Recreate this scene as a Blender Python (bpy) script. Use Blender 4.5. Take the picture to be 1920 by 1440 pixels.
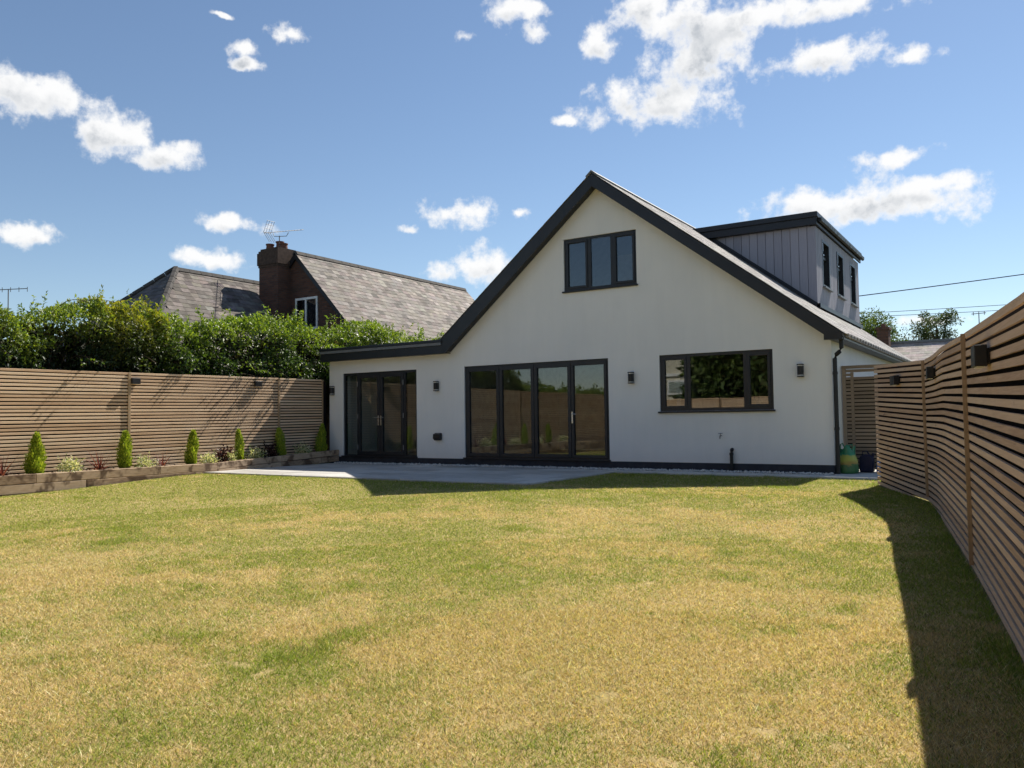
import bpy, math, random
import numpy as np
from mathutils import Vector, Matrix
from mathutils.geometry import tessellate_polygon
random.seed(7); RNG = np.random.default_rng(7)
for o in list(bpy.data.objects): bpy.data.objects.remove(o)
SC = bpy.context.scene; COL = SC.collection
R = math.radians

# ------------------------------------------------------------------ camera
cam = bpy.data.objects.new('camera', bpy.data.cameras.new('camera')); COL.objects.link(cam)
CX, CY, CZ = 0.0, -14.8965, 0.996
yaw, pit, roll = -0.5694, 0.0451, 0.0135
fw = Vector((math.sin(yaw)*math.cos(pit), math.cos(yaw)*math.cos(pit), math.sin(pit)))
rt = Vector((math.cos(yaw), -math.sin(yaw), 0)); up = rt.cross(fw)
r2 = math.cos(roll)*rt - math.sin(roll)*up; u2 = math.sin(roll)*rt + math.cos(roll)*up
m = Matrix((r2, u2, -fw)).transposed().to_4x4(); m.translation = (CX, CY, CZ)
cam.matrix_world = m
cam.data.sensor_width = 36; cam.data.lens = 36*1511.65/1920
cam.data.clip_start = 0.05; cam.data.clip_end = 5000
SC.camera = cam
SC.render.resolution_x, SC.render.resolution_y = 1024, 768

# ------------------------------------------------------------------ light
SUN_DIR = Vector((0.145, 0.91, 1.0)).normalized()          # towards the sun
SUN_EL = math.asin(SUN_DIR.z); SUN_AZ = math.atan2(SUN_DIR.x, SUN_DIR.y)
sun = bpy.data.objects.new('sun', bpy.data.lights.new('sun', 'SUN')); COL.objects.link(sun)
sun.data.energy = 5.0; sun.data.angle = R(0.53); sun.data.color = (1, .93, .82)
sun.rotation_euler = SUN_DIR.to_track_quat('Z', 'Y').to_euler()
sun.location = (0, 0, 30)
SC.view_settings.view_transform = 'Standard'; SC.view_settings.look = 'None'
SC.view_settings.exposure = 0.65; SC.view_settings.gamma = 1
SC.view_settings.use_curve_mapping = False

# clouds: (azimuth, elevation, half width, half height) in radians of the sky
CLOUDS = [(-1.1205,.3469,.0527,.0331),(-1.0803,.346,.0422,.0231),(-1.03,.3184,.0487,.0298),(-.983,.3046,.0451,.0231),
 (-1.1064,.2038,.0351,.0165),(-.8897,.4211,.0254,.0119),(-.8434,.4369,.0292,.0132),(-.8836,.4054,.0216,.0099),
 (-.9044,.2324,.0442,.0146),(-.922,.1877,.0572,.0172),(-.6399,.2541,.0581,.0212),(-.6897,.239,.017,.0066),
 (-.6174,.1901,.064,.0298),(-.5531,.2554,.0137,.0073),(-.9199,.4522,.0162,.0046),(-.5596,.4787,.041,.0198),
 (-.5364,.4535,.0294,.0165),(-.6242,.4513,.0206,.0093),(-.3818,.3741,.1066,.0364),(-.4494,.4415,.0329,.0265),
 (-.3389,.4104,.0866,.0397),(-.3189,.4416,.0951,.0463),(-.2622,.4508,.169,.0231),(-.4023,.4713,.0445,.0265),
 (-.1801,.3983,.0682,.0251),(-.1021,.3847,.0357,.0146),(-.4978,.3617,.0198,.0086),(-.1164,.2862,.0586,.0146),
 (-.1513,.2362,.1463,.0331),(-.0908,.2515,.0751,.0165),(-.2084,.2424,.0545,.0231),(-.0853,.1039,.0399,.0079)]

class NT:
    """tiny node-tree helper"""
    def __init__(s, tree): s.t = tree; s.n = tree.nodes; s.l = tree.links
    def add(s, typ, **kw):
        n = s.n.new(typ)
        for k, v in kw.items(): setattr(n, k, v)
        return n
    def put(s, sock, v):
        if isinstance(v, bpy.types.NodeSocket): s.l.new(v, sock)
        elif v is not None: sock.default_value = v
    def math(s, op, a, b=None, c=None, clamp=False):
        n = s.add('ShaderNodeMath', operation=op, use_clamp=clamp)
        for i, v in enumerate((a, b, c)):
            if v is not None: s.put(n.inputs[i], v)
        return n.outputs[0]
    def vmath(s, op, a, b=None, c=None):
        n = s.add('ShaderNodeVectorMath', operation=op)
        for i, v in enumerate((a, b, c)):
            if v is not None: s.put(n.inputs[i], v)
        return n.outputs['Value'] if op in ('LENGTH', 'DOT_PRODUCT', 'DISTANCE') else n.outputs['Vector']
    def noise(s, vec, scale, detail=3, rough=.5, dim='3D', col=False):
        n = s.add('ShaderNodeTexNoise', noise_dimensions=dim)
        s.put(n.inputs['Vector'], vec); s.put(n.inputs['Scale'], scale)
        n.inputs['Detail'].default_value = detail; n.inputs['Roughness'].default_value = rough
        return n.outputs['Color' if col else 'Fac']
    def ramp(s, fac, stops, interp='LINEAR'):
        n = s.add('ShaderNodeValToRGB'); n.color_ramp.interpolation = interp
        e = n.color_ramp.elements
        while len(e) < len(stops): e.new(.5)
        for q, (p, c) in zip(e, stops):
            q.position = p; q.color = (*c, 1) if len(c) == 3 else c
        s.put(n.inputs[0], fac); return n.outputs[0]
    def mix(s, fac, a, b, mode='MIX'):
        n = s.add('ShaderNodeMix', data_type='RGBA', blend_type=mode)
        s.put(n.inputs['Factor'], fac); s.put(n.inputs['A'] if False else n.inputs[6], a if not isinstance(a, tuple) or len(a) == 4 else (*a, 1))
        s.put(n.inputs[7], b if not isinstance(b, tuple) or len(b) == 4 else (*b, 1)); return n.outputs[2]
    def smooth(s, v, a, b, lo=0, hi=1):
        n = s.add('ShaderNodeMapRange', interpolation_type='SMOOTHSTEP')
        s.put(n.inputs['Value'], v); n.inputs['From Min'].default_value = a; n.inputs['From Max'].default_value = b
        n.inputs['To Min'].default_value = lo; n.inputs['To Max'].default_value = hi
        return n.outputs[0]

world = bpy.data.worlds.new('World'); SC.world = world; world.use_nodes = True
W = NT(world.node_tree); W.n.clear()
sky = W.add('ShaderNodeTexSky', sky_type='NISHITA', sun_disc=False)
sky.sun_elevation = SUN_EL; sky.sun_rotation = SUN_AZ
sky.air_density = 1.0; sky.dust_density = 0.08; sky.ozone_density = 1.9; sky.altitude = 60
bg = W.add('ShaderNodeBackground'); W.l.new(sky.outputs[0], bg.inputs[0]); bg.inputs[1].default_value = 0.075
tc = W.add('ShaderNodeTexCoord'); d = W.vmath('NORMALIZE', tc.outputs['Generated'])
sx = W.add('ShaderNodeSeparateXYZ'); W.l.new(d, sx.inputs[0])
az = W.math('ARCTAN2', sx.outputs[0], sx.outputs[1]); el = W.math('ARCSINE', sx.outputs[2])
cb = W.add('ShaderNodeCombineXYZ'); W.l.new(az, cb.inputs[0]); W.l.new(el, cb.inputs[1])
wz = W.noise(d, 14, 5, .6, col=True)
p0 = W.vmath('MULTIPLY_ADD', W.vmath('SUBTRACT', wz, (.5, .5, .5)), (.042, .034, 0), cb.outputs[0])
def puffs(p):
    cur = None
    for (a, e, ra, re) in CLOUDS:
        ra, re = ra*.93, re*.86
        q = W.vmath('LENGTH', W.vmath('MULTIPLY_ADD', p, (1/ra, 1/re, 0), (-a/ra, -e/re, 0)))
        cur = q if cur is None else W.math('SMOOTH_MIN', cur, q, .3)
    return cur
cur = puffs(p0)
fb = W.noise(d, 32, 9, .60)
dens = W.math('ADD', W.math('SUBTRACT', 1.0, cur), W.math('MULTIPLY', W.math('SUBTRACT', fb, .5), 2.9))
# the rest of the sky carries the same scattered cumulus
low = W.noise(W.vmath('MULTIPLY', d, (1, 1, 2.2)), 3.2, 7, .6)
away = W.math('MAXIMUM', W.smooth(az, .02, .25), W.math('MAXIMUM', W.smooth(az, -1.25, -1.5), W.smooth(el, .52, .7)))
far = W.math('MULTIPLY', W.math('MULTIPLY', W.smooth(low, .56, .70, -.2, 1.1), away), W.smooth(el, .04, .15))
dens = W.math('MAXIMUM', dens, W.math('SUBTRACT', far, W.math('MULTIPLY', W.math('SUBTRACT', 1.0, away), 2.0)))
alpha = W.math('MULTIPLY', W.smooth(dens, -.08, .70), .98)
lit_from = W.vmath('ADD', d, tuple(SUN_DIR*.012+Vector((0, 0, .012))))
fb2 = W.noise(lit_from, 32, 6, .60)
# sides that face the sun are brilliant, thick middles and flat bases a soft grey
side = W.smooth(W.math('SUBTRACT', fb, fb2), -.13, .13)
up_ = W.math('SUBTRACT', 1.0, puffs(W.vmath('ADD', p0, (.008, .017, 0))))
thick = W.math('MULTIPLY', W.smooth(dens, .25, 1.0), W.smooth(W.math('ADD', up_, W.math('MULTIPLY', W.math('SUBTRACT', fb2, .5), 2.0)), .0, .85))
shade = W.math('MULTIPLY', thick, W.math('SUBTRACT', 1.0, W.math('MULTIPLY', side, .45)))
ccol = W.mix(shade, (1.0, 1.0, 1.0), (.52, .555, .60))
cbg = W.add('ShaderNodeBackground'); W.l.new(ccol, cbg.inputs[0]); cbg.inputs[1].default_value = .64
ms = W.add('ShaderNodeMixShader'); W.l.new(alpha, ms.inputs[0]); W.l.new(bg.outputs[0], ms.inputs[1]); W.l.new(cbg.outputs[0], ms.inputs[2])
wo = W.add('ShaderNodeOutputWorld'); W.l.new(ms.outputs[0], wo.inputs[0])
world.cycles.sampling_method = 'MANUAL'; world.cycles.sample_map_resolution = 1024

# ------------------------------------------------------------------ materials
MAT = {}
def mat(name, col=(.5, .5, .5), rough=.6, spec=.5, metal=0, fn=None):
    mm = bpy.data.materials.new(name); mm.use_nodes = True
    T = NT(mm.node_tree); b = T.n['Principled BSDF']
    b.inputs['Base Color'].default_value = (*col, 1); b.inputs['Roughness'].default_value = rough
    b.inputs['Specular IOR Level'].default_value = spec; b.inputs['Metallic'].default_value = metal
    if fn: fn(T, b)
    MAT[name] = mm; return mm
def objco(T): return T.add('ShaderNodeTexCoord').outputs['Object']
def geopos(T): return T.add('ShaderNodeNewGeometry').outputs['Position']
def rnd(T): return T.add('ShaderNodeObjectInfo').outputs['Random']
def bump(T, b, h, strength=.3, dist=.01):
    n = T.add('ShaderNodeBump'); n.inputs['Strength'].default_value = strength; n.inputs['Distance'].default_value = dist
    T.l.new(h, n.inputs['Height']); T.l.new(n.outputs[0], b.inputs['Normal'])

def f_render(T, b):
    p = geopos(T)
    big = T.noise(p, .8, 4, .55); st = T.noise(T.vmath('MULTIPLY', p, (3, 3, .35)), 1.6, 4, .6)
    k = T.math('ADD', T.math('MULTIPLY', big, .6), T.math('MULTIPLY', st, .4))
    sz = T.add('ShaderNodeSeparateXYZ'); T.l.new(p, sz.inputs[0])
    splash = T.math('MULTIPLY', T.smooth(T.math('ADD', sz.outputs[2], T.math('MULTIPLY', T.noise(p, 3.0, 5, .7), .35)), .72, .25), .22)   # rain splash dirt near the plinth
    T.put(b.inputs['Base Color'], T.mix(splash, T.ramp(k, [(.3, (.715, .72, .715)), (.7, (.80, .80, .785))]), (.55, .52, .47)))
    bump(T, b, T.noise(p, 260, 3, .6), .35, .003)
mat('render', rough=.9, spec=.2, fn=f_render)
def f_frame(T, b):
    k = T.noise(geopos(T), 3, 3, .5)
    T.put(b.inputs['Base Color'], T.ramp(k, [(.3, (.014, .016, .021)), (.7, (.021, .023, .029))]))
mat('anthracite', rough=.42, spec=.4, fn=f_frame)
mat('black_plastic', (.012, .012, .014), .45, .4, fn=lambda T, b: T.put(b.inputs['Roughness'], T.smooth(T.noise(geopos(T), 8), .3, .7, .38, .55)))
mat('steel', (.62, .62, .62), .28, .5, 1.0, fn=lambda T, b: T.put(b.inputs['Roughness'], T.smooth(T.noise(objco(T), 30), .3, .7, .22, .4)))
def f_plinth(T, b):
    k = T.noise(geopos(T), 5, 5, .6)
    T.put(b.inputs['Base Color'], T.ramp(k, [(.3, (.030, .033, .042)), (.7, (.050, .054, .066))])); bump(T, b, T.noise(geopos(T), 180), .3, .003)
mat('plinth', rough=.85, spec=.2, fn=f_plinth)
def f_glass(name, f0, tint):
    mm = bpy.data.materials.new(name); mm.use_nodes = True; T = NT(mm.node_tree); T.n.clear()
    g = T.add('ShaderNodeNewGeometry')
    c = T.math('ABSOLUTE', T.vmath('DOT_PRODUCT', g.outputs['Normal'], g.outputs['Incoming']))
    sch = T.math('POWER', T.math('SUBTRACT', 1.0, c, clamp=True), 5.0)
    F = T.math('ADD', f0, T.math('MULTIPLY', sch, 1-f0), clamp=True)
    gl = T.add('ShaderNodeBsdfGlossy'); gl.inputs['Roughness'].default_value = 0.0; gl.inputs['Color'].default_value = (.95, .97, 1, 1)
    bp = T.add('ShaderNodeBump'); bp.inputs['Strength'].default_value = .03; bp.inputs['Distance'].default_value = .02
    T.l.new(T.noise(g.outputs['Position'], 1.7, 1, .4), bp.inputs['Height']); T.l.new(bp.outputs[0], gl.inputs['Normal'])
    tr = T.add('ShaderNodeBsdfTransparent'); tr.inputs[0].default_value = (*tint, 1)
    mx = T.add('ShaderNodeMixShader'); T.l.new(F, mx.inputs[0]); T.l.new(tr.outputs[0], mx.inputs[1]); T.l.new(gl.outputs[0], mx.inputs[2])
    o = T.add('ShaderNodeOutputMaterial'); T.l.new(mx.outputs[0], o.inputs[0]); MAT[name] = mm
f_glass('glass', .072, (.80, .83, .82))

def wood(name, c0, c1, c2, knots=.5, rough=.75, along=(1.2, 1.2, 40), kt=(.64, .74), ks=(3.2, 3.2, 12)):
    def fn(T, b):
        p = objco(T); r = rnd(T)
        off = T.vmath('MULTIPLY', T.add('ShaderNodeCombineXYZ').outputs[0], (1, 1, 1))
        cx = T.add('ShaderNodeCombineXYZ'); T.put(cx.inputs[0], T.math('MULTIPLY', r, 31)); T.put(cx.inputs[1], T.math('MULTIPLY', r, 57)); T.put(cx.inputs[2], T.math('MULTIPLY', r, 83))
        q = T.vmath('ADD', p, cx.outputs[0])
        g = T.noise(T.vmath('MULTIPLY', q, along), 2.2, 5, .6)
        big = T.noise(q, 1.1, 3, .6)
        kn = T.noise(T.vmath('MULTIPLY', q, ks), 1.3, 3, .55)
        base = T.ramp(T.math('ADD', T.math('MULTIPLY', g, .55), T.math('ADD', T.math('MULTIPLY', big, .3), T.math('MULTIPLY', r, .30))), [(.36, c0), (.58, c1), (.82, c2)])
        dark = T.smooth(kn, *kt)
        base = T.mix(T.math('MULTIPLY', dark, knots), base, (c0[0]*.45, c0[1]*.4, c0[2]*.4))
        T.put(b.inputs['Base Color'], base); bump(T, b, g, .35, .004)
    return mat(name, rough=rough, spec=.25, fn=fn)
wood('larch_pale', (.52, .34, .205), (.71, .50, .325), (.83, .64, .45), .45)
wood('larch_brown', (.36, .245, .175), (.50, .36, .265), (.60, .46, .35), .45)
wood('trim_wood', (.26, .17, .10), (.36, .25, .15), (.42, .31, .2), .25, along=(40, 40, 1.2))
wood('sleeper_wood', (.16, .105, .065), (.42, .31, .21), (.56, .44, .32), .8, .85, along=(2.6, 2.6, 14), kt=(.50, .62), ks=(2.4, 2.4, 2.0))
wood('trim_dark', (.20, .13, .08), (.28, .19, .12), (.33, .24, .16), .25, along=(40, 40, 1.2))
wood('gate_wood', (.19, .145, .105), (.27, .205, .15), (.34, .265, .20), .3)
mat('backing', (.012, .010, .012), .9, .1, fn=lambda T, b: T.put(b.inputs['Base Color'], T.ramp(T.noise(geopos(T), 6), [(.3, (.008, .007, .009)), (.7, (.014, .012, .014))])))
mat('gravel_board', rough=.9, spec=.2, fn=lambda T, b: T.put(b.inputs['Base Color'], T.ramp(T.noise(geopos(T), 9, 6, .65), [(.3, (.17, .135, .10)), (.7, (.30, .245, .19))])))

def f_attr(name, rough, spec, tr=0.0, up=0.0):
    """leaf / slate material whose colour comes from the piece's own colour attribute"""
    def fn(T, b):
        a = T.add('ShaderNodeAttribute'); a.attribute_name = 'tone'
        col = a.outputs['Color']
        T.put(b.inputs['Base Color'], col)
        nn = None
        if up:      # thin blades scatter light all round: shade them towards the turf's own plane
            g = T.add('ShaderNodeNewGeometry')
            nn = T.vmath('NORMALIZE', T.vmath('MULTIPLY_ADD', g.outputs['Normal'], (1-up,)*3, (0, 0, up))); T.put(b.inputs['Normal'], nn)
        if tr:
            t = T.add('ShaderNodeBsdfTranslucent')
            T.put(t.inputs[0], T.mix(1.0, col, (1.3, 1.3, .6, 1), 'MULTIPLY'))
            mx = T.add('ShaderNodeMixShader'); mx.inputs[0].default_value = tr
            T.l.new(b.outputs[0], mx.inputs[1]); T.l.new(t.outputs[0], mx.inputs[2])
            T.l.new(mx.outputs[0], T.n['Material Output'].inputs[0])
    return mat(name, rough=rough, spec=spec, fn=fn)
f_attr('leaf_gloss', .42, .45, .45)
f_attr('leaf_soft', .6, .3, .35)
f_attr('grass_blade', .7, .15, .42, up=.6)
def f_slate(T, b):
    a = T.add('ShaderNodeAttribute'); a.attribute_name = 'tone'
    p = geopos(T)
    k = T.noise(p, 5, 6, .65)
    c = T.mix(1.0, a.outputs['Color'], T.ramp(k, [(.3, (.62, .6, .6)), (.7, (1.2, 1.18, 1.15))]), 'MULTIPLY')
    li = T.smooth(T.noise(p, 2.3, 6, .7), .60, .74)
    c = T.mix(T.math('MULTIPLY', li, .35), c, (.30, .28, .22))
    T.put(b.inputs['Base Color'], c); bump(T, b, T.noise(p, 40, 4, .6), .3, .004)
mat('slate', rough=.78, spec=.22, fn=f_slate)
def f_brick(T, b):
    g = T.add('ShaderNodeNewGeometry'); p = g.outputs['Position']
    s = T.add('ShaderNodeSeparateXYZ'); T.l.new(p, s.inputs[0])
    c = T.add('ShaderNodeCombineXYZ'); T.put(c.inputs[0], T.math('ADD', s.outputs[0], s.outputs[1])); T.put(c.inputs[1], s.outputs[2])
    br = T.add('ShaderNodeTexBrick'); T.l.new(c.outputs[0], br.inputs['Vector'])
    for k, v in dict(Scale=1, **{'Mortar Size': .009, 'Brick Width': .225, 'Row Height': .075, 'Mortar Smooth': .1, 'Bias': -.1}).items(): br.inputs[k].default_value = v
    br.inputs['Color1'].default_value = (.145, .070, .048, 1); br.inputs['Color2'].default_value = (.08, .043, .034, 1); br.inputs['Mortar'].default_value = (.085, .07, .062, 1)
    st = T.noise(p, 1.6, 6, .65)
    T.put(b.inputs['Base Color'], T.mix(T.smooth(st, .5, .75, 0, .6), br.outputs[0], (.05, .045, .04)))
    bump(T, b, br.outputs['Fac'], .5, -.01)
mat('brick', rough=.9, spec=.2, fn=f_brick)
def f_clad(T, b):
    p = objco(T); r = rnd(T)
    k = T.math('ADD', T.math('MULTIPLY', T.noise(T.vmath('MULTIPLY', p, (30, 30, 1.2)), 2, 5, .6), .7), T.math('MULTIPLY', r, .3))
    T.put(b.inputs['Base Color'], T.ramp(k, [(.3, (.29, .285, .335)), (.7, (.39, .38, .435))])); bump(T, b, k, .2, .003)
mat('cladding', rough=.7, spec=.3, fn=f_clad)
def f_paving(T, b):
    p = geopos(T); r = rnd(T)
    k = T.math('ADD', T.math('MULTIPLY', T.noise(p, 3.5, 6, .7), .62), T.math('MULTIPLY', r, .38))
    T.put(b.inputs['Base Color'], T.ramp(k, [(.25, (.33, .315, .29)), (.5, (.46, .445, .415)), (.75, (.57, .555, .52))])); bump(T, b, T.noise(p, 60, 5, .6), .2, .004)
mat('paving', rough=.8, spec=.3, fn=f_paving)
mat('pebble', rough=.7, spec=.3, fn=lambda T, b: T.put(b.inputs['Base Color'], T.ramp(T.noise(geopos(T), 28, 2), [(.35, (.42, .41, .40)), (.6, (.78, .77, .74))])))
def f_soil(T, b):
    p = geopos(T); T.put(b.inputs['Base Color'], T.ramp(T.noise(p, 22, 7, .7), [(.3, (.022, .014, .010)), (.55, (.055, .036, .026)), (.8, (.12, .085, .06))])); bump(T, b, T.noise(p, 35, 6, .7), 1, .03)
mat('soil', rough=.95, spec=.1, fn=f_soil)
def f_lawn(T, b):
    p = geopos(T)
    k = T.math('ADD', T.math('MULTIPLY', T.noise(p, .55, 6, .6), .55), T.math('MULTIPLY', T.noise(p, 30, 5, .7), .45))
    T.put(b.inputs['Base Color'], T.ramp(k, [(.34, (.21, .20, .06)), (.48, (.37, .30, .12)), (.62, (.50, .375, .185))])); bump(T, b, T.noise(p, 60, 6, .7), .8, .02)
mat('lawn', rough=.95, spec=.1, fn=f_lawn)
mat('earth', rough=.95, spec=.1, fn=lambda T, b: T.put(b.inputs['Base Color'], T.ramp(T.noise(geopos(T), .2, 6, .6), [(.3, (.06, .075, .025)), (.7, (.13, .12, .055))])))
def f_bark(T, b):
    p = objco(T); k = T.noise(T.vmath('MULTIPLY', p, (8, 8, 1.5)), 3, 5, .6)
    T.put(b.inputs['Base Color'], T.ramp(k, [(.3, (.05, .036, .026)), (.7, (.14, .105, .08))])); bump(T, b, k, .6, .02)
mat('bark', rough=.95, spec=.1, fn=f_bark)
def plain(name, c, rough=.6, spec=.3, var=.15, sc=6):
    return mat(name, rough=rough, spec=spec, fn=lambda T, b: T.put(b.inputs['Base Color'], T.ramp(T.noise(objco(T), sc, 4, .6), [(.3, tuple(x*(1-var) for x in c)), (.7, tuple(x*(1+var) for x in c))])))
plain('plaster', (.62, .61, .58), .9); plain('laminate', (.42, .34, .25), .5); plain('white_paint', (.78, .78, .76), .5)
plain('sooty_brick', (.075, .052, .042), .9, .2, .35, 9); plain('terracotta', (.15, .07, .05), .85); plain('lead', (.16, .17, .18), .6); plain('cable', (.02, .02, .022), .6)
plain('ridge_tile', (.075, .07, .066), .85, .2, .3); plain('galvanised', (.20, .20, .20), .45); plain('rib_tile', (.36, .34, .33), .8, .3, .25)
plain('blind_fabric', (.62, .58, .46), .9); plain('kitchen_unit', (.30, .31, .32), .4)
plain('blue_plastic', (.012, .02, .09), .4); plain('bottle_blue', (.02, .12, .32), .3); plain('navy_plastic', (.010, .012, .04), .5)
def f_bag(T, b):
    p = objco(T); s = T.add('ShaderNodeSeparateXYZ'); T.l.new(p, s.inputs[0])
    n = T.noise(p, 9, 3, .6); h = T.math('ADD', s.outputs[2], T.math('MULTIPLY', T.math('SUBTRACT', n, .5), .16))
    c = T.ramp(h, [(.0, (.05, .16, .05)), (.13, (.04, .13, .05)), (.16, (.30, .20, .05)), (.24, (.36, .38, .06)), (.30, (.33, .36, .07)), (.325, (.02, .20, .11)), (.5, (.015, .16, .09))])
    T.put(b.inputs['Base Color'], c)
mat('bag_plastic', rough=.35, spec=.5, fn=f_bag)

# ------------------------------------------------------------------ object helpers
WP = {}
def link(o, parent=None, origin=(0, 0, 0)):
    COL.objects.link(o); og = Vector(origin); WP[o.name] = og
    if parent is not None:
        o.parent = parent; o.location = og - WP[parent.name]
    else: o.location = og
    return o
def tag(o, label, cat, group=None):
    o['label'] = label; o['category'] = cat
    if group: o['group'] = group
    return o
def thing(name, label, cat, loc=(0, 0, 0), group=None):
    o = bpy.data.objects.new(name, None); o.empty_display_size = .2
    return tag(link(o, None, loc), label, cat, group)
def setmat(me, material):
    me.materials.append(MAT[material] if isinstance(material, str) else material)
class MB:
    """collects shapes in world coordinates; build() makes ONE mesh object from them"""
    def __init__(s): s.v = []; s.f = []
    def quad(s, *pts):
        i = len(s.v); s.v += [tuple(p) for p in pts]; s.f.append(tuple(range(i, i+len(pts)))); return s
    def box(s, x0, x1, y0, y1, z0, z1):
        i = len(s.v)
        s.v += [(x0, y0, z0), (x1, y0, z0), (x1, y1, z0), (x0, y1, z0), (x0, y0, z1), (x1, y0, z1), (x1, y1, z1), (x0, y1, z1)]
        s.f += [(i+3, i+2, i+1, i), (i+4, i+5, i+6, i+7), (i, i+1, i+5, i+4), (i+1, i+2, i+6, i+5), (i+2, i+3, i+7, i+6), (i+3, i, i+4, i+7)]
        return s
    def prism(s, poly, axis, a, b):
        """poly: list of 2D points; extruded along axis ('x','y','z') from a to b"""
        i = len(s.v); n = len(poly)
        def P(p, t): return {'x': (t, p[0], p[1]), 'y': (p[0], t, p[1]), 'z': (p[0], p[1], t)}[axis]
        s.v += [P(p, a) for p in poly] + [P(p, b) for p in poly]
        s.f += [tuple(range(i, i+n)), tuple(range(i+2*n-1, i+n-1, -1))]
        s.f += [(i+k, i+n+k, i+n+(k+1) % n, i+(k+1) % n) for k in range(n)]
        return s
    def tube(s, pts, rad, n=8, cap=True):
        pts = [Vector(p) for p in pts]; rads = rad if isinstance(rad, (list, tuple)) else [rad]*len(pts)
        i = len(s.v); up0 = Vector((0, 0, 1))
        for k, p in enumerate(pts):
            t = (pts[min(k+1, len(pts)-1)] - pts[max(k-1, 0)]).normalized()
            a = t.cross(up0 if abs(t.z) < .95 else Vector((1, 0, 0))).normalized(); bb = t.cross(a)
            for j in range(n):
                th = 2*math.pi*j/n; s.v.append(tuple(p + rads[k]*(math.cos(th)*a + math.sin(th)*bb)))
        for k in range(len(pts)-1):
            for j in range(n):
                q = i+k*n; s.f.append((q+j, q+(j+1) % n, q+n+(j+1) % n, q+n+j))
        if cap:
            s.f.append(tuple(range(i+n-1, i-1, -1))); q = i+(len(pts)-1)*n; s.f.append(tuple(range(q, q+n)))
        return s
    def mesh(s, name, material, origin=(0, 0, 0), smooth=False, bevel=0):
        me = bpy.data.meshes.new(name); o = Vector(origin)
        me.from_pydata([(v[0]-o.x, v[1]-o.y, v[2]-o.z) for v in s.v], [], s.f)
        import bmesh
        bm = bmesh.new(); bm.from_mesh(me); bmesh.ops.recalc_face_normals(bm, faces=bm.faces)
        if bevel: bmesh.ops.bevel(bm, geom=list(bm.edges), offset=bevel, segments=1, affect='EDGES', clamp_overlap=True)
        bm.to_mesh(me); bm.free()
        if smooth: me.shade_smooth()
        setmat(me, material); return me
    def build(s, name, material, parent=None, origin=(0, 0, 0), smooth=False, bevel=0):
        return link(bpy.data.objects.new(name, s.mesh(name, material, origin, smooth, bevel)), parent, origin)
def bx(*a): return MB().box(*a)

def np_mesh(name, verts, faces, material, tone=None, smooth=False, flat=False):
    """fast mesh; faces (n,3) or (n,4); tone per vertex (n,3)"""
    me = bpy.data.meshes.new(name); nv, nf, k = len(verts), len(faces), faces.shape[1]
    me.vertices.add(nv); me.vertices.foreach_set('co', np.ascontiguousarray(verts, dtype=np.float32).ravel())
    me.loops.add(nf*k); me.loops.foreach_set('vertex_index', np.ascontiguousarray(faces, dtype=np.int32).ravel())
    me.polygons.add(nf); me.polygons.foreach_set('loop_start', np.arange(nf, dtype=np.int32)*k)
    try: me.polygons.foreach_set('loop_total', np.full(nf, k, dtype=np.int32))
    except Exception: pass
    me.update(calc_edges=True)
    if tone is not None:
        at = me.color_attributes.new('tone', 'FLOAT_COLOR', 'POINT')
        c = np.ones((nv, 4), dtype=np.float32); c[:, :3] = tone; at.data.foreach_set('color', c.ravel())
    if smooth: me.shade_smooth()
    if flat: me.shade_flat()
    setmat(me, material); return me

def vnoise(P, scale, seed=0):
    """value noise in 0..1 for points (n,2) or (n,3)"""
    P = np.asarray(P, float)*scale; I = np.floor(P).astype(np.int64); F = P-I; F = F*F*(3-2*F); D = P.shape[1]
    out = np.zeros(len(P))
    for c in range(2**D):
        h = np.full(len(P), seed*7919+13, dtype=np.int64); w = np.ones(len(P))
        for k in range(D):
            b = (c >> k) & 1; h = (h*73856093) ^ ((I[:, k]+b)*(19349663, 83492791, 50331653)[k]); w = w*(F[:, k] if b else 1-F[:, k])
        h = (h ^ (h >> 13))*1274126177; h = h ^ (h >> 16)
        out += w*((h & 0xffff)/65535.0)
    return out
def fbm(P, scale, oct=4, seed=0):
    s = 0; a = .5; t = 0
    for k in range(oct): s = s+a*vnoise(P, scale*2**k, seed+k); t += a; a *= .55
    return s/t

def leaf_mesh(name, cen, direc, nrm, length, width, tone, material, fold=.25, curl=.2):
    """leaf-shaped folded pieces, 4 triangles each"""
    n = len(cen); t = direc/np.linalg.norm(direc, axis=1, keepdims=True)
    s = np.cross(t, nrm); s /= np.linalg.norm(s, axis=1, keepdims=True)+1e-9
    u = np.cross(s, t)
    L = length[:, None]; Wd = width[:, None]
    base = cen; tip = cen+t*L - u*L*curl
    mid = cen+t*L*.45
    l = mid - s*Wd*.5 + u*Wd*fold; r = mid + s*Wd*.5 + u*Wd*fold
    V = np.stack([base, l, mid, r, tip], 1).reshape(-1, 3)
    b = np.arange(n)[:, None]*5
    Fc = np.concatenate([b+[0, 2, 1], b+[0, 3, 2], b+[1, 2, 4], b+[2, 3, 4]], 1).reshape(-1, 3)
    return np_mesh(name, V, Fc, material, np.repeat(tone, 5, axis=0))
def rand_dirs(n, zbias=0):
    v = RNG.normal(size=(n, 3)); v[:, 2] += zbias; return v/np.linalg.norm(v, axis=1, keepdims=True)
def pick(cols, n, jit=.12):
    c = np.array(cols)[RNG.integers(0, len(cols), n)]
    return np.clip(c*(1+RNG.normal(0, jit, (n, 1))), 0.003, 1)

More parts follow.
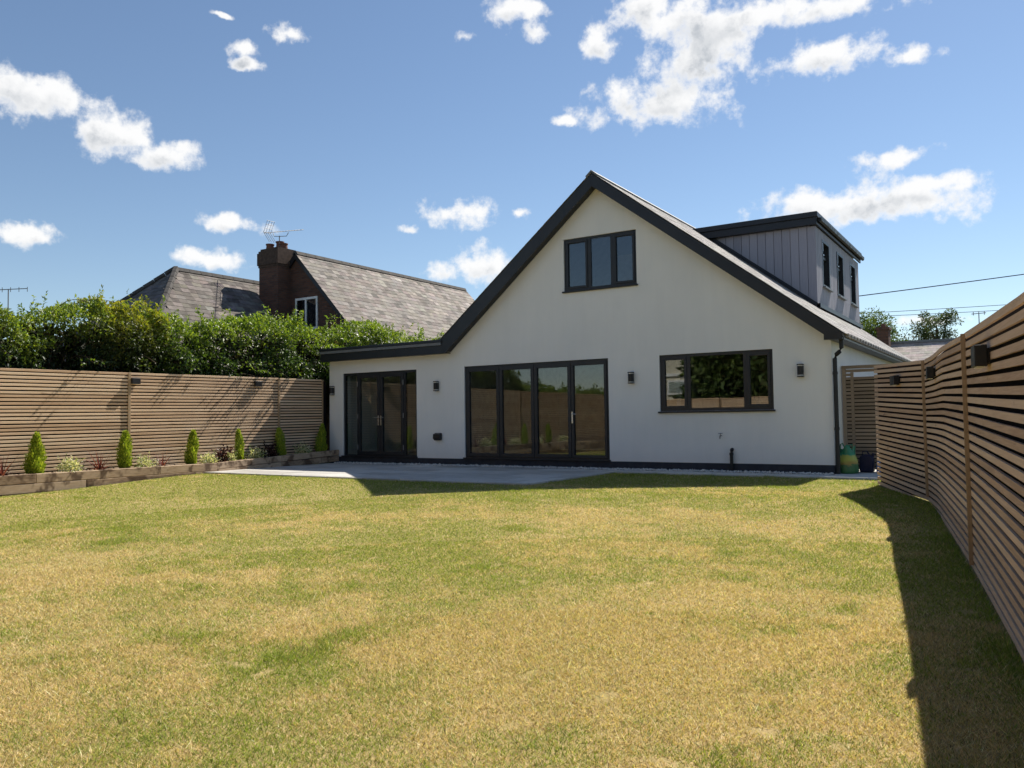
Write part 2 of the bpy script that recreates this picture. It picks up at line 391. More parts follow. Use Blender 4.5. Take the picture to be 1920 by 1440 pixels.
# ------------------------------------------------------------------ setting
def gzv(y):
    y = np.asarray(y, float); t = np.clip((y+7.5)/3.3, 0, 1); t = t*t*(3-2*t)
    return np.where(y > -30, np.minimum(.02*y+.062*t, -.026), -.6)
def gz(y): return float(gzv(y))
def struct(o): o['kind'] = 'structure'; return o
g = MB()                                   # one ground sheet to the horizon, falling gently away from the house
ys = [-900, -30, -16, -12, -8, -7, -6, -5, -4, -1.0, 0, 900]
for a, b in zip(ys, ys[1:]):
    za, zb = gz(max(a, -30)) - .06, gz(max(b, -30)) - .06
    g.quad((-900, a, za), (900, a, za), (900, b, zb), (-900, b, zb))
struct(g.build('ground', 'earth'))
lw = MB(); N = 48
xs = np.linspace(-14.66, 1.4, N+1); yy = np.linspace(-19.2, -.75, N+1)
for i in range(N):
    for j in range(N):
        P = [(xs[i], yy[j]), (xs[i+1], yy[j]), (xs[i+1], yy[j+1]), (xs[i], yy[j+1])]
        lw.quad(*[(x, y, gz(y)-.012) for x, y in P])
struct(lw.build('lawn', 'lawn'))

# lawn blades: green and straw-coloured, patchy
FX = [(-1.886, -2.03), (-1.45, -3.12), (-1.014, -4.21), (-.85, -5.0), (-.70, -6.0), (-.52, -7.1), (-.363, -8.09), (-.20, -9.2), (-.03, -10.4), (.20, -12), (.45, -14), (.66, -16), (.9, -19.2)]
fxy = np.array(FX)
def fence_x(y): return np.interp(-np.asarray(y), -fxy[:, 1], fxy[:, 0])
def straw(P):
    """how dry the turf is, 0 green .. 1 straw"""
    s = .25*fbm(P, .45, 4, 3) + .42*fbm(P, 1.5, 4, 9) + .33*fbm(P, 5, 3, 21)
    s = (s-.5)*3.7+.35+.10*np.clip((-P[:, 1]-9.3)/1.5, 0, 1)
    for x, y, a, b, k in [(-4.9, -6.8, 1.1, .40, .75), (-3.4, -6.2, 1.3, .40, .75), (-2.5, -6.7, .9, .35, .65), (-6.6, -11.3, .9, .42, .9), (-5.8, -12.1, .6, .32, .6),
                          (-2.3, -11.4, .9, .7, .5), (-1.4, -11.2, .8, .7, .45), (-4.7, -10.6, .7, .4, .2), (-7.5, -7.6, 1.2, .3, .25), (-1.6, -9.4, .7, .9, .2)]:
        s = s + k*np.exp(-((P[:, 0]-x)/a)**2-((P[:, 1]-y)/b)**2)
    for x, y, a, b, k in [(-11.5, -8.9, 2.6, 1.6, .5), (-12.5, -5.4, 2.4, 1.3, .5), (-7.6, -4.7, 3, .5, .5), (-5.2, -2.3, 3.5, 1.1, .6), (-5.0, -11.4, .7, .5, .15), (-9, -5.6, 4, .8, .2)]:
        s = s - k*np.exp(-((P[:, 0]-x)/a)**2-((P[:, 1]-y)/b)**2)
    s = s - .45*np.exp(-((fence_x(P[:, 1])-P[:, 0])/.35)**2)
    s = s - .16*np.clip((P[:, 1]+10.0)/5, 0, 1) - .10*np.clip((-P[:, 0]-6)/6, 0, 1)
    return np.clip(s, 0, 1)
def patio_edge(x): return np.where(x < -6.72, -4.05, np.where(x < -6.72, -4.05, -.86))
pts = []
for rad, rho in ((5.2, 23000), (8, 12000), (12, 6500), (20, 3200)):
    prev = {5.2: 0, 8: 5.2, 12: 8, 20: 12}[rad]
    n = int(16*18*rho); 
    P = np.stack([RNG.uniform(-14.64, 1.2, n), RNG.uniform(-19, -.8, n)], 1)
    dd = np.hypot(P[:, 0]-CX, P[:, 1]-CY)
    ang = np.arctan2(P[:, 0]-CX, P[:, 1]-CY)
    k = (dd >= prev) & (dd < rad) & (P[:, 0] < fence_x(P[:, 1])-.02)
    k &= ((ang > -1.30) & (ang < .25)) | (RNG.random(n) < .25)
    k &= (P[:, 1] < patio_edge(P[:, 0]) + .045*RNG.normal(size=n) + .08*(vnoise(P, 3, 31)-.5))
    k &= ~((P[:, 0] < -14.0) & (P[:, 1] > -4.1))
    pts.append(P[k])
P = np.concatenate(pts); n = len(P)
dd = np.hypot(P[:, 0]-CX, P[:, 1]-CY)
dry = straw(P)
bare = vnoise(P, 4.3, 77)*.6+vnoise(P, 11, 78)*.4
keep = ~((bare < .17) & (RNG.random(n) < .8)); P, dd, dry, bare = P[keep], dd[keep], dry[keep], bare[keep]; n = len(P)
isdry = RNG.random(n) < np.clip(dry*1.05, .10, .93)
gcol = pick([(.22, .28, .042), (.26, .315, .055), (.165, .23, .034), (.32, .345, .07), (.12, .17, .028)], n, .22)
dcol = pick([(.57, .44, .23), (.64, .50, .29), (.49, .37, .185), (.55, .385, .21), (.43, .35, .135), (.26, .185, .095), (.72, .58, .37)], n, .24)
tone = np.clip(np.where(isdry[:, None], dcol*1.13, gcol*1.08), 0, .85)
tuft = np.clip((vnoise(P, 2.1, 55)-.78)*6, 0, 1)*(~isdry)
h = RNG.uniform(.009, .023, n)*np.where(RNG.random(n) < .025, RNG.uniform(1.5, 2.6, n), 1)*(1+.9*tuft)*(1+.5*np.exp(-((P[:, 1]-patio_edge(P[:, 0]))/.18)**2))*(1+.9*np.exp(-((fence_x(P[:, 1])-P[:, 0])/.12)**2))
w = RNG.uniform(.0018, .0035, n)*(1+dd/7)
th = RNG.uniform(0, 2*np.pi, n); ph = RNG.uniform(0, 2*np.pi, n); lean = RNG.uniform(.3, 1.7, n)*h*np.where(isdry, 1.1, 1)
z0 = gzv(P[:, 1])-.014
A = np.stack([P[:, 0]-w*np.cos(th)*.5, P[:, 1]-w*np.sin(th)*.5, z0], 1)
B = np.stack([P[:, 0]+w*np.cos(th)*.5, P[:, 1]+w*np.sin(th)*.5, z0], 1)
T_ = np.stack([P[:, 0]+lean*np.cos(ph), P[:, 1]+lean*np.sin(ph), z0+h], 1)
V = np.stack([A, B, T_], 1).reshape(-1, 3)
o = link(bpy.data.objects.new('lawn_grass', np_mesh('lawn_grass', V, np.arange(3*n).reshape(-1, 3), 'grass_blade', np.repeat(tone, 3, axis=0))))
o['kind'] = 'stuff'; tag(o, 'short mown lawn, patchy green and straw coloured', 'grass'); print('blades', n)

# ------------------------------------------------------------------ patio with slabs, side path, pebble strip
def patio():
    base = MB().box(-14.74, -6.74, -4.0, -.30, -.16, -.045).box(-6.74, -1.75, -.84, -.30, -.16, -.045).box(-2.87, -1.75, -.30, 6, -.16, -.045)
    p = struct(base.build('patio', 'gravel_board'))
    shared = {}
    def slab(x0, x1, y0, y1):
        x1 = min(x1, x1); k = (round(x1-x0, 3), round(y1-y0, 3))
        if k not in shared: shared[k] = bx(0, k[0], 0, k[1], -.04, 0).mesh('paving_slab', 'paving', bevel=.004)
        o = bpy.data.objects.new('paving_slab', shared[k]); link(o, p, (x0, y0, -.008 + random.uniform(-.0015, .0015))); o.rotation_euler = (random.uniform(-.0015, .0015), random.uniform(-.001, .001), 0)
    gap = .011; row = -.30; r = 0
    while row > -3.99:
        d_ = .60 if row-.6 > -4.02 else row+4.02
        x = -14.74 - (.45 if r % 2 else 0)
        while x < -6.75:
            a, b = max(x, -14.74), min(x+.9, -6.72)
            if b-a > .06: slab(a+gap/2, b-gap/2, row-d_+gap/2, row-gap/2)
            x += .9
        row -= d_; r += 1
    x = -6.72
    while x < -1.76:
        b = min(x+.9, -1.75); slab(x+gap/2, b-gap/2, -.86, -.30-gap/2); x += .9
    y = -.30
    while y < 4:
        slab(-2.86, -1.76, y+gap/2, y+.6-gap/2); y += .6
patio()
n = 2600
px = RNG.uniform(-15.0, -2.9, n); py = -RNG.uniform(.005, .22, n)**1.0; pz = RNG.uniform(-.02, .004, n)
keep = ~((px < -14.75)); px, py, pz = px[keep], py[keep], pz[keep]; n = len(px)
oc = np.array([(1, 0, 0), (-1, 0, 0), (0, 1, 0), (0, -1, 0), (0, 0, 1), (0, 0, -1)], float); of = np.array([(0, 2, 4), (2, 1, 4), (1, 3, 4), (3, 0, 4), (2, 0, 5), (1, 2, 5), (3, 1, 5), (0, 3, 5)])
s = RNG.uniform(.012, .026, (n, 1, 1))*RNG.uniform(.6, 1.2, (n, 1, 3))
V = (oc[None]*s + RNG.normal(0, .003, (n, 6, 3)) + np.stack([px, py, pz], 1)[:, None]).reshape(-1, 3)
F_ = (of[None]+np.arange(n)[:, None, None]*6).reshape(-1, 3)
o = link(bpy.data.objects.new('pebble_strip', np_mesh('pebble_strip', V, F_, 'pebble', smooth=True))); o['kind'] = 'stuff'; tag(o, 'strip of white pebbles along the foot of the house wall', 'pebbles')
struct(bx(-14.75, -2.88, -.298, -.002, -.12, -.03).build('pebble_bed', 'gravel_board'))

# ------------------------------------------------------------------ the white house
H = thing('gabled_house', 'white rendered house with dark gable boards, glazed doors and grey dormer', 'house', (-9, 5, 0))
XL, XR, AP = -15.10, -2.876, -7.365
KR, KL = .7624, .806                                  # roof slopes
def zr(x): return 6.065 - (KR*(x-AP) if x > AP else KL*(AP-x))
OPEN = dict(fr=(-14.626, -12.23, .14, 2.238), bi=(-10.829, -7.20, .14, 2.24), ki=(-6.091, -3.895, 1.131, 2.236), up=(-8.193, -6.531, 3.70, 4.809))
def wall_poly(outer, holes, y0, y1):
    b = MB(); loops = [outer]+[[(h[0], h[2]), (h[1], h[2]), (h[1], h[3]), (h[0], h[3])] for h in holes]
    flat = [p for l in loops for p in l]
    tris = tessellate_polygon([[Vector((p[0], p[1], 0)) for p in l] for l in loops])
    for y in (y0, y1):
        i = len(b.v); b.v += [(p[0], y, p[1]) for p in flat]
        b.f += [tuple(i+k for k in t) for t in tris]
    for l in loops:
        for a, c in zip(l, l[1:]+l[:1]): b.quad((a[0], y0, a[1]), (c[0], y0, c[1]), (c[0], y1, c[1]), (a[0], y1, a[1]))
    me = bpy.data.meshes.new('wall'); me.from_pydata(b.v, [], b.f)
    import bmesh
    bm = bmesh.new(); bm.from_mesh(me); bmesh.ops.remove_doubles(bm, verts=bm.verts, dist=1e-5); bmesh.ops.recalc_face_normals(bm, faces=bm.faces); bm.to_mesh(me); bm.free()
    setmat(me, 'render'); return me
UT = .13                                              # wall top stays below the roof skin
outl = [(XL, .14), (XR, .14), (XR, zr(XR)-UT), (AP, 6.065-UT-.03), (-11.28, 2.75), (XL, 2.75)]
# doors stand on the plinth, so their openings are notches just above its top
fr, bi = OPEN['fr'], OPEN['bi']
outl = [(XL, .14), (fr[0], .14), (fr[0], fr[3]), (fr[1], fr[3]), (fr[1], .14), (bi[0], .14), (bi[0], bi[3]), (bi[1], bi[3]), (bi[1], .14)] + outl[1:]
link(bpy.data.objects.new('front_wall', wall_poly(outl, [OPEN['ki'], OPEN['up']], 0, .28)), H)
bx(XR-.28, XR, .282, 11, .14, zr(XR)-UT-.02).build('side_wall', 'render', H)
bx(XL, XL+.28, .282, 6.2, .14, 2.75).build('side_wall', 'render', H)
bx(XL+.28, -11.3, 5.9, 6.2, .14, 2.75).build('back_wall', 'render', H)
link(bpy.data.objects.new('back_wall', wall_poly([(-11.28, .14), (XR-.29, .14), (XR-.29, zr(XR)-UT), (AP, 6.065-UT-.03), (-11.28, 2.75)], [], 10.7, 11)), H)
MB().box(XL+.004, XR-.004, .006, .30, -.25, .139).box(XR-.30, XR-.004, .30, 11, -.25, .139).box(XL+.004, XL+.3, .3, 6.2, -.25, .139).build('plinth', 'plinth', H)
# rooms behind the glass
rm = MB().box(XL+.3, XR-.3, .29, 5.6, .02, .138); rm.build('room_floor', 'laminate', H)
rm = MB().box(XL+.3, XR-.3, 5.6, 5.7, .14, 2.5).box(-11.62, -11.5, .30, 5.6, .14, 2.5).box(-6.75, -6.65, 2.6, 5.6, .14, 2.5); rm.build('room_wall', 'plaster', H)
MB().box(XL+.3, XR-.3, .29, 10.6, 2.5, 2.55).build('room_ceiling', 'plaster', H)
MB().box(-8.4, -6.3, 2.8, 2.9, 2.56, 4.95).build('room_wall', 'plaster', H)
MB().box(-6.6, -3.2, 4.9, 5.58, .14, 1.05).box(-6.6, -5.7, 5.2, 5.58, 1.05, 2.3).build('kitchen_units', 'kitchen_unit', H)
for z in np.linspace(1.0, 2.2, 5): bx(-8.3, -7.0, 5.50, 5.57, z, z+.2).build('blind_slat', 'blind_fabric', H)

def glazing(name, label, x0, x1, z0, z1, cells, fr_=.06, sill=None, y=.035, handles=()):
    """cells: list of (x0,x1,sash?) across; outer frame is the part, panes, sashes, mullions its sub-parts"""
    f = MB().box(x0, x1, y, y+.07, z1-fr_, z1).box(x0, x1, y, y+.07, z0, z0+fr_).box(x0, x0+fr_, y, y+.07, z0+fr_, z1-fr_).box(x1-fr_, x1, y, y+.07, z0+fr_, z1-fr_)
    P = f.build(name, 'anthracite', H)
    if label: P['label'] = label
    cuts = [c[0] for c in cells[1:]]
    for (a, b, sash) in cells:
        bot, top = z0+fr_, z1-fr_
        if sash:
            s_ = sash; yy_ = y-.018
            MB().box(a, b, yy_, y+.052, top-s_, top).box(a, b, yy_, y+.052, bot, bot+s_).box(a, a+s_, yy_, y+.052, bot+s_, top-s_).box(b-s_, b, yy_, y+.052, bot+s_, top-s_).build('sash', 'anthracite', P, bevel=.004)
            a, b, bot, top = a+s_, b-s_, bot+s_, top-s_
        pane = bx(a-.004, b+.004, y+.02, y+.026, bot-.004, top+.004).build('pane', 'glass', P)
    for (a, _, _), (_, b, _) in zip(cells[1:], cells[:-1]):
        if a-b > .012: bx(b, a, y, y+.07, z0+fr_, z1-fr_).build('mullion', 'anthracite', P)
    if sill: bx(x0-.03, x1+.03, -.055, y+.02, z0-.035, z0-.002).build('sill', 'anthracite', P, bevel=.006)
    for (hx, hz, side) in handles:
        MB().box(hx-.014, hx+.014, y-.03, y-.018, hz-.14, hz+.10).tube([(hx, y-.02, hz+.05), (hx, y-.062, hz+.05)], .009).tube([(hx, y-.06, hz+.05), (hx+side*.11, y-.06, hz+.05)], .009).build('handle', 'steel', P)
    return P
z0, z1 = .14, 2.24
def lv(a, b, s): return (a, b, s)
glazing('bifold_door', 'wide four leaf folding door', bi[0], bi[1], bi[2], bi[3], [lv(-10.775, -9.895, .075), lv(-9.885, -8.995, .075), lv(-8.985, -8.090, .075), lv(-8.080, -7.255, .06)], .055, handles=[(-8.055, 1.06, 1)])
bx(bi[0]-.02, bi[1]+.02, -.05, .03, .142, .17).build('threshold', 'anthracite', H)
P = glazing('french_door', 'pair of glazed doors between two narrow side lights', fr[0], fr[1], fr[2], fr[3], [lv(-14.57, -14.18, 0), lv(-14.15, -13.42, .085), lv(-13.41, -12.66, .085), lv(-12.60, -12.285, 0)], .055, handles=[(-13.455, 1.06, -1), (-13.37, 1.06, 1)])
for hz in (.38, 1.15, 1.95):
    for hx in (-14.14, -12.655): bx(hx-.012, hx+.012, .002, .017, hz-.06, hz+.06).build('hinge', 'galvanised', P)
bx(fr[0]-.02, fr[1]+.02, -.05, .03, .142, .17).build('threshold', 'anthracite', H)
k = OPEN['ki']; glazing('window', 'wide three light ground floor window', *k, [lv(k[0]+.055, -5.545, .05), lv(-5.475, -4.445, 0), lv(-4.375, k[1]-.055, .05)], .055, True)
k = OPEN['up']; glazing('window', 'three light window in the gable', *k, [lv(k[0]+.05, -7.645, .045), lv(-7.565, -7.115, 0), lv(-7.035, k[1]-.05, .045)], .05, True)

# roof slopes: boarding, then slates; verge boards; ridge
def tones(n, base, jit): return np.clip(np.array(base)[None]*(1+RNG.normal(0, jit, (n, 1)))*(1+RNG.normal(0, .03, (n, 3))), .01, 1)
def slate_geo(origin, along, down, L, S, wd, ga, th=.006, clip=None, jit=.004):
    """returns list of slate corner arrays (8,3) laid in half-bonded courses on a slope"""
    along = np.array(along, float); down = np.array(down, float); nrm = np.cross(along, down); nrm /= np.linalg.norm(nrm)
    if nrm[2] < 0: nrm = -nrm
    out = []; rows = int(S/ga+.999)
    for r in range(rows):
        s0 = r*ga; s1 = min(s0+ga*1.25, S); a = -(wd/2 if r % 2 else 0)
        while a < L:
            ww = wd*random.uniform(.8, 1.2); a0, a1 = max(a, 0)+.0012, min(a+ww, L)-.0012
            if a1-a0 > .04 and (clip is None or clip((a0+a1)/2, (s0+s1)/2)):
                j = random.uniform(-jit, jit); dz = random.uniform(0, .003)
                top = np.array(origin)+down*(s0+j)+nrm*(.004+dz); bot = np.array(origin)+down*(s1+j)+nrm*(th*1.25+dz)
                q = [top+along*a0, top+along*a1, bot+along*a1, bot+along*a0]
                out.append(np.array(q+[x+nrm*th for x in q]))
            a += ww
    return out
BF = np.array([(0, 3, 2, 1), (4, 5, 6, 7), (0, 1, 5, 4), (1, 2, 6, 5), (2, 3, 7, 6), (3, 0, 4, 7)])
def slate_stuff(name, geo, parent, base, jit):
    V = np.concatenate(geo); n = len(geo); F = (BF[None]+np.arange(n)[:, None, None]*8).reshape(-1, 4)
    o = link(bpy.data.objects.new(name, np_mesh(name, V, F, 'slate', np.repeat(tones(n, base, jit), 8, axis=0), flat=True)), parent); o['kind'] = 'stuff'; return o
y0r, y1r = -.29, 11.2
cR = math.cos(math.atan(KR)); cL = math.cos(math.atan(KL))
Sr = (AP+4.72+.02-AP)/cR; Sl = 3.94/cL
xe = -2.62
rf = MB().quad((AP, y0r+.03, 6.02), (xe, y0r+.03, zr(xe)-.045), (xe, y1r, zr(xe)-.045), (AP, y1r, 6.02)).quad((AP, y0r+.03, 5.93), (xe, y0r+.03, zr(xe)-.10), (xe, y1r, zr(xe)-.10), (AP, y1r, 5.93))
rf.quad((AP, y0r+.03, 6.02), (-11.4, y0r+.03, zr(-11.4)-.045), (-11.4, y1r, zr(-11.4)-.045), (AP, y1r, 6.02)).quad((AP, y0r+.03, 5.93), (-11.4, y0r+.03, zr(-11.4)-.10), (-11.4, y1r, zr(-11.4)-.10), (AP, y1r, 5.93))
rf.quad((AP, y0r+.03, 6.02), (xe, y0r+.03, zr(xe)-.045), (xe, y0r+.03, zr(xe)-.10), (AP, y0r+.03, 5.93)).quad((AP, y0r+.03, 6.02), (-11.4, y0r+.03, zr(-11.4)-.045), (-11.4, y0r+.03, zr(-11.4)-.10), (AP, y0r+.03, 5.93))
roof = rf.build('roof', 'lead', H)
DC, DY0, DY1 = -4.064, 4.735, 10.35                   # dormer cheek position
gR = slate_geo((AP, y0r, 6.065-.035), (0, 1, 0), (cR, 0, -KR*cR), y1r-y0r, (xe-AP)/cR+.03, .30, .20)
slate_stuff('roof_slates', gR, roof, (.27, .265, .265), .16)
gL = slate_geo((AP, y0r, 6.065-.035), (0, 1, 0), (-cL, 0, -KL*cL), y1r-y0r, (AP+11.36)/cL, .30, .20)
slate_stuff('roof_slates', gL, roof, (.25, .25, .255), .16)
rd = MB()
for yv in np.arange(y0r, y1r-.1, .45): rd.prism([(AP-.13, 5.985), (AP, 6.095), (AP+.13, 5.99), (AP+.12, 5.96), (AP, 6.06), (AP-.12, 5.955)], 'y', yv, yv+.44)
rd.build('ridge_tiles', 'lead', roof)
D = .255
MB().prism([(AP, 6.015), (xe-.02, zr(xe-.02)-.05), (xe-.02, 2.315), (-2.945, 2.315), (-2.945, zr(-2.945)-.05-D+.02), (AP, 6.015-D)], 'y', y0r+.02, y0r+.075).build('barge_board', 'anthracite', H)
MB().prism([(AP-.001, 6.015), (AP-.001, 6.015-D), (-11.20, 2.54), (-11.20, 2.60), (-11.33, 2.86)], 'y', y0r+.02, y0r+.075).build('barge_board', 'anthracite', H)
MB().prism([(AP, 6.015-D+.09), (-2.95, zr(-2.95)-.05-D+.09), (-2.95, zr(-2.95)-.05-D+.05), (AP, 6.015-D+.05)], 'y', y0r+.076, -.002).prism([(AP-.001, 6.015-D+.09), (AP-.001, 6.015-D+.05), (-11.2, 2.60), (-11.2, 2.64)], 'y', y0r+.076, -.002).build('verge_soffit', 'anthracite', H)
# eaves on the right: fascia, gutter, tile noses, downpipe
ze = zr(xe)
bx(xe-.045, xe-.01, y0r+.076, y1r, 2.315, ze-.075).build('fascia', 'anthracite', H)
bx(XR+.003, xe-.046, y0r+.076, y1r, 2.318, 2.332).build('eaves_soffit', 'anthracite', H)
shared = MB().box(-.06, .045, -.085, .085, -.075, -.045).box(-.05, .05, -.075, .075, -.045, -.005).mesh('eaves_tile', 'rib_tile', bevel=.006)
for yv in np.arange(.05, y1r, .30):
    o = bpy.data.objects.new('eaves_tile', shared); link(o, H, (xe-.005, yv, ze-.015))
gx = -2.70; yp = -.06
dp = MB().tube([(gx, yp, ze-.03), (gx, yp, ze-.27), (gx-.03, yp, ze-.33), (XR+.085, yp+.02, ze-.38), (XR+.055, yp+.03, ze-.45), (XR+.055, yp+.03, 1.3), (XR+.055, yp+.03, -.05)], .038, 12)
for zz in (1.72, .75): dp.tube([(XR+.055, yp+.03, zz), (XR+.055, yp+.03, zz+.05)], .045, 12)
dp.build('downpipe', 'black_plastic', H, smooth=False)
# flat roof of the extension
MB().box(XL-.05, -11.28, -.29, 6.3, 2.74, 2.80).build('flat_roof', 'lead', H)
MB().box(XL-.06, -11.205, -.262, -.215, 2.545, 2.80).box(XL-.06, XL-.015, -.214, 6.3, 2.545, 2.80).build('fascia', 'anthracite', H)
MB().box(XL-.08, -11.25, -.30, -.20, 2.802, 2.87).box(XL-.08, XL+.01, -.199, 6.32, 2.802, 2.87).build('roof_edge_trim', 'anthracite', H, bevel=.008)
bx(XL-.01, -11.21, -.214, -.002, 2.56, 2.575).build('eaves_soffit', 'anthracite', H)
# dormer
DM = bx(-7.2, DC-.14, DY0+.03, DY1-.03, 3.4, 5.5).build('dormer', 'cladding', H)
xb = DC; nb = 0
while xb > -6.62:
    a = xb-.19; zt = 5.46
    lo0, lo1 = zr(xb)+.03, zr(a)+.03
    if lo1 < zt-.03:
        MB().prism([(a+.004, lo1), (xb-.004, lo0), (xb-.004, zt), (a+.004, zt)], 'y', DY0, DY0+.028).build('cladding_board', 'cladding', DM, origin=((a+xb)/2, DY0, 4.5))
    xb -= .194
dw = [(5.46, 6.20), (7.27, 7.99), (9.08, 9.78)]; wz0, wz1 = 4.12, 5.27
yb = DY0; 
while yb < DY1-.02:
    a, b = yb+.009, min(yb+.168, DY1)-.009; mid = (a+b)/2
    seg = [(zr(DC)+.03, 5.46)]
    for (w0, w1) in dw:
        if a < w1 and b > w0:
            seg = [(zr(DC)+.03, wz0-.03), (wz1+.002, 5.46)]
            if a < w0 < b: pass
    for (s0, s1) in seg: bx(DC-.028, DC, a, b, s0, s1).build('cladding_board', 'cladding', DM, origin=(DC, mid, 4.5))
    yb += .172
for (w0, w1) in dw:
    w0 -= .07; w1 += .07
    f = MB().box(DC-.13, DC+.006, w0, w1, wz1-.06, wz1).box(DC-.13, DC+.006, w0, w1, wz0, wz0+.06).box(DC-.13, DC+.006, w0, w0+.09, wz0+.06, wz1-.06).box(DC-.13, DC+.006, w1-.09, w1, wz0+.06, wz1-.06).box(DC-.13, DC-.06, w0+.09, w1-.09, wz1-.42, wz1-.36)
    P = f.build('window', 'anthracite', H)
    bx(DC-.116, DC-.11, w0+.08, w1-.08, wz0+.05, wz1-.05).build('pane', 'glass', P)
    bx(DC-.02, DC+.07, w0-.03, w1+.03, wz0-.035, wz0-.003).build('sill', 'galvanised', P)
    MB().box(DC+.007, DC+.02, w0+.02, w0+.045, wz1-.30, wz1-.10).box(DC+.007, DC+.03, w0+.02, w0+.10, wz1-.40, wz1-.375).build('window_stay', 'steel', P)
MB().box(-7.25, DC+.06, DY0-.16, DY0-.11, 5.47, 5.63).box(DC+.02, DC+.06, DY0-.11, DY1+.1, 5.47, 5.63).build('dormer_fascia', 'anthracite', DM)
MB().box(-7.4, DC+.09, DY0-.20, DY1+.14, 5.632, 5.76).build('dormer_roof', 'anthracite', DM, bevel=.01)
bx(-6.9, DC+.019, DY0-.109, DY0-.001, 5.475, 5.49).build('dormer_soffit', 'anthracite', DM)
MB().prism([(DC+.061, 5.63), (DC+.07, 5.56), (DC+.11, 5.535), (DC+.15, 5.56), (DC+.16, 5.63)], 'y', DY0-.05, DY1+.14).build('gutter', 'black_plastic', DM)
MB().prism([(-6.75, zr(-6.75)+.012), (DC+.06, zr(DC+.06)+.012), (DC+.06, zr(DC+.06)+.10), (-6.75, zr(-6.75)+.10)], 'y', DY0-.06, DY0-.003).box(DC+.003, DC+.08, DY0-.06, DY1, zr(DC)-.02, zr(DC)+.075).build('lead_flashing', 'anthracite', DM)
# small fittings fixed to the wall
MB().box(-11.66, -11.48, -.02, 0, .57, .72).prism([(-.02, .73), (-.11, .70), (-.12, .60), (-.07, .555), (-.02, .555)], 'x', -11.665, -11.475).build('vent_cowl', 'black_plastic', H, bevel=.006)
MB().tube([(-4.68, -.06, -.03), (-4.68, -.06, .33), (-4.68, -.045, .38), (-4.68, -.02, .40), (-4.68, .01, .40)], .032, 12).tube([(-4.68, -.06, .30), (-4.68, -.06, .34)], .038, 12).build('waste_pipe', 'black_plastic', H)
MB().tube([(-4.88, .01, .66), (-4.88, -.07, .66), (-4.88, -.09, .64), (-4.88, -.09, .60)], .011, 8).tube([(-4.88, -.055, .66), (-4.88, -.055, .70)], .007).tube([(-4.92, -.055, .70), (-4.84, -.055, .70)], .006).build('garden_tap', 'galvanised', H)

# ------------------------------------------------------------------ wall lights and fence lights
def wall_light(x, label):
    t = thing('wall_light', label, 'wall light', (x, 0, 1.70), 'up and down lights on the house wall')
    pr = [(x+.05*math.cos(a), -.075-.05*math.sin(a)) for a in np.linspace(0, math.pi, 9)]
    body = MB().prism([(x-.05, -.02)]+pr[::-1]+[(x+.05, -.02)], 'z', 1.735, 1.895); body.build('body', 'black_plastic', t)
    for a, b in ((1.70, 1.72), (1.91, 1.93)): MB().prism([(x-.055, -.02)]+[(x+(q[0]-x)*1.1, q[1]-.006) for q in pr[::-1]]+[(x+.055, -.02)], 'z', a, b).build('end_cap', 'black_plastic', t)
    for a, b in ((1.7205, 1.7345), (1.8955, 1.9095)): MB().prism([(x-.046, -.02)]+[(x+(q[0]-x)*.92, q[1]+.004) for q in pr[::-1]]+[(x+.046, -.02)], 'z', a, b).build('lens', 'white_paint', t)
    bx(x-.04, x+.04, -.0195, -.0005, 1.72, 1.91).build('back_plate', 'black_plastic', t)
wall_light(-15.0+.04, 'black cylindrical wall light left of the french doors, nearest the hedge')
wall_light(-11.6, 'black cylindrical wall light between french doors and folding doors, above the vent')
wall_light(-6.675, 'black cylindrical wall light between the folding doors and the wide window')
wall_light(-3.4, 'black cylindrical wall light right of the wide window, near the downpipe')
def fence_light(p, n_, label, w=.18, h_=.12, dp_=.075):
    """box light on a fence, facing direction n_"""
    t = thing('fence_light', label, 'fence light', p, 'box lights on the garden fences')
    n_ = Vector((n_[0], n_[1], 0)).normalized(); s = Vector((-n_.y, n_.x, 0))
    def blk(a0, a1, d0, d1, z0, z1, nm, mt, bev=.004):
        pts = [Vector(p)+s*a+n_*d+Vector((0, 0, z)) for z in (z0, z1) for (a, d) in ((a0, d0), (a1, d0), (a1, d1), (a0, d1))]
        b = MB(); b.v = [tuple(q) for q in pts]; b.f = [tuple(f) for f in BF]; b.build(nm, mt, t, bevel=bev)
    blk(-w/2, w/2, .014, dp_, -h_/2, h_/2, 'casing', 'black_plastic'); blk(-w/2+.02, w/2-.02, 0, .0138, -h_/2+.02, h_/2-.02, 'back_plate', 'black_plastic', 0)
    blk(-w/2+.015, w/2-.015, .025, dp_-.012, -h_/2-.004, -h_/2-.0003, 'lens', 'white_paint', 0)

# ------------------------------------------------------------------ left fence
PITCH, SH, ST = .0675, .0415, .018
FLX = -15.25
def ztop(y): return 2.106+.0083*max(y, -9)
LF = thing('slatted_fence', 'pale sunlit horizontal slat fence behind the planted bed, below the hedge', 'fence', (FLX, -8, 0))
posts = [-.12, -1.55, -5.40, -9.25, -13.10, -16.95, -19.3]
for a, b in zip(posts, posts[1:]):
    L = a-b-.012; s0, s1 = ztop(a), ztop(b)
    me = MB(); me.v = [(0, 0, 0), (ST, 0, 0), (ST, -L, s1-s0), (0, -L, s1-s0), (0, 0, -.043), (ST, 0, -.043), (ST, -L, s1-s0-.043), (0, -L, s1-s0-.043)]; me.f = [tuple(f) for f in BF]
    me = me.mesh('slat', 'larch_pale', bevel=.003)
    for i in range(29):
        o = bpy.data.objects.new('slat', me); link(o, LF, (FLX+random.uniform(-.0015, .0015), a-.006, s0-i*PITCH+random.uniform(-.0015, .0015)))
    bx(FLX-.035, FLX-.03, b, a, 0.05, min(s0, s1)-.03).build('backing_sheet', 'backing', LF)
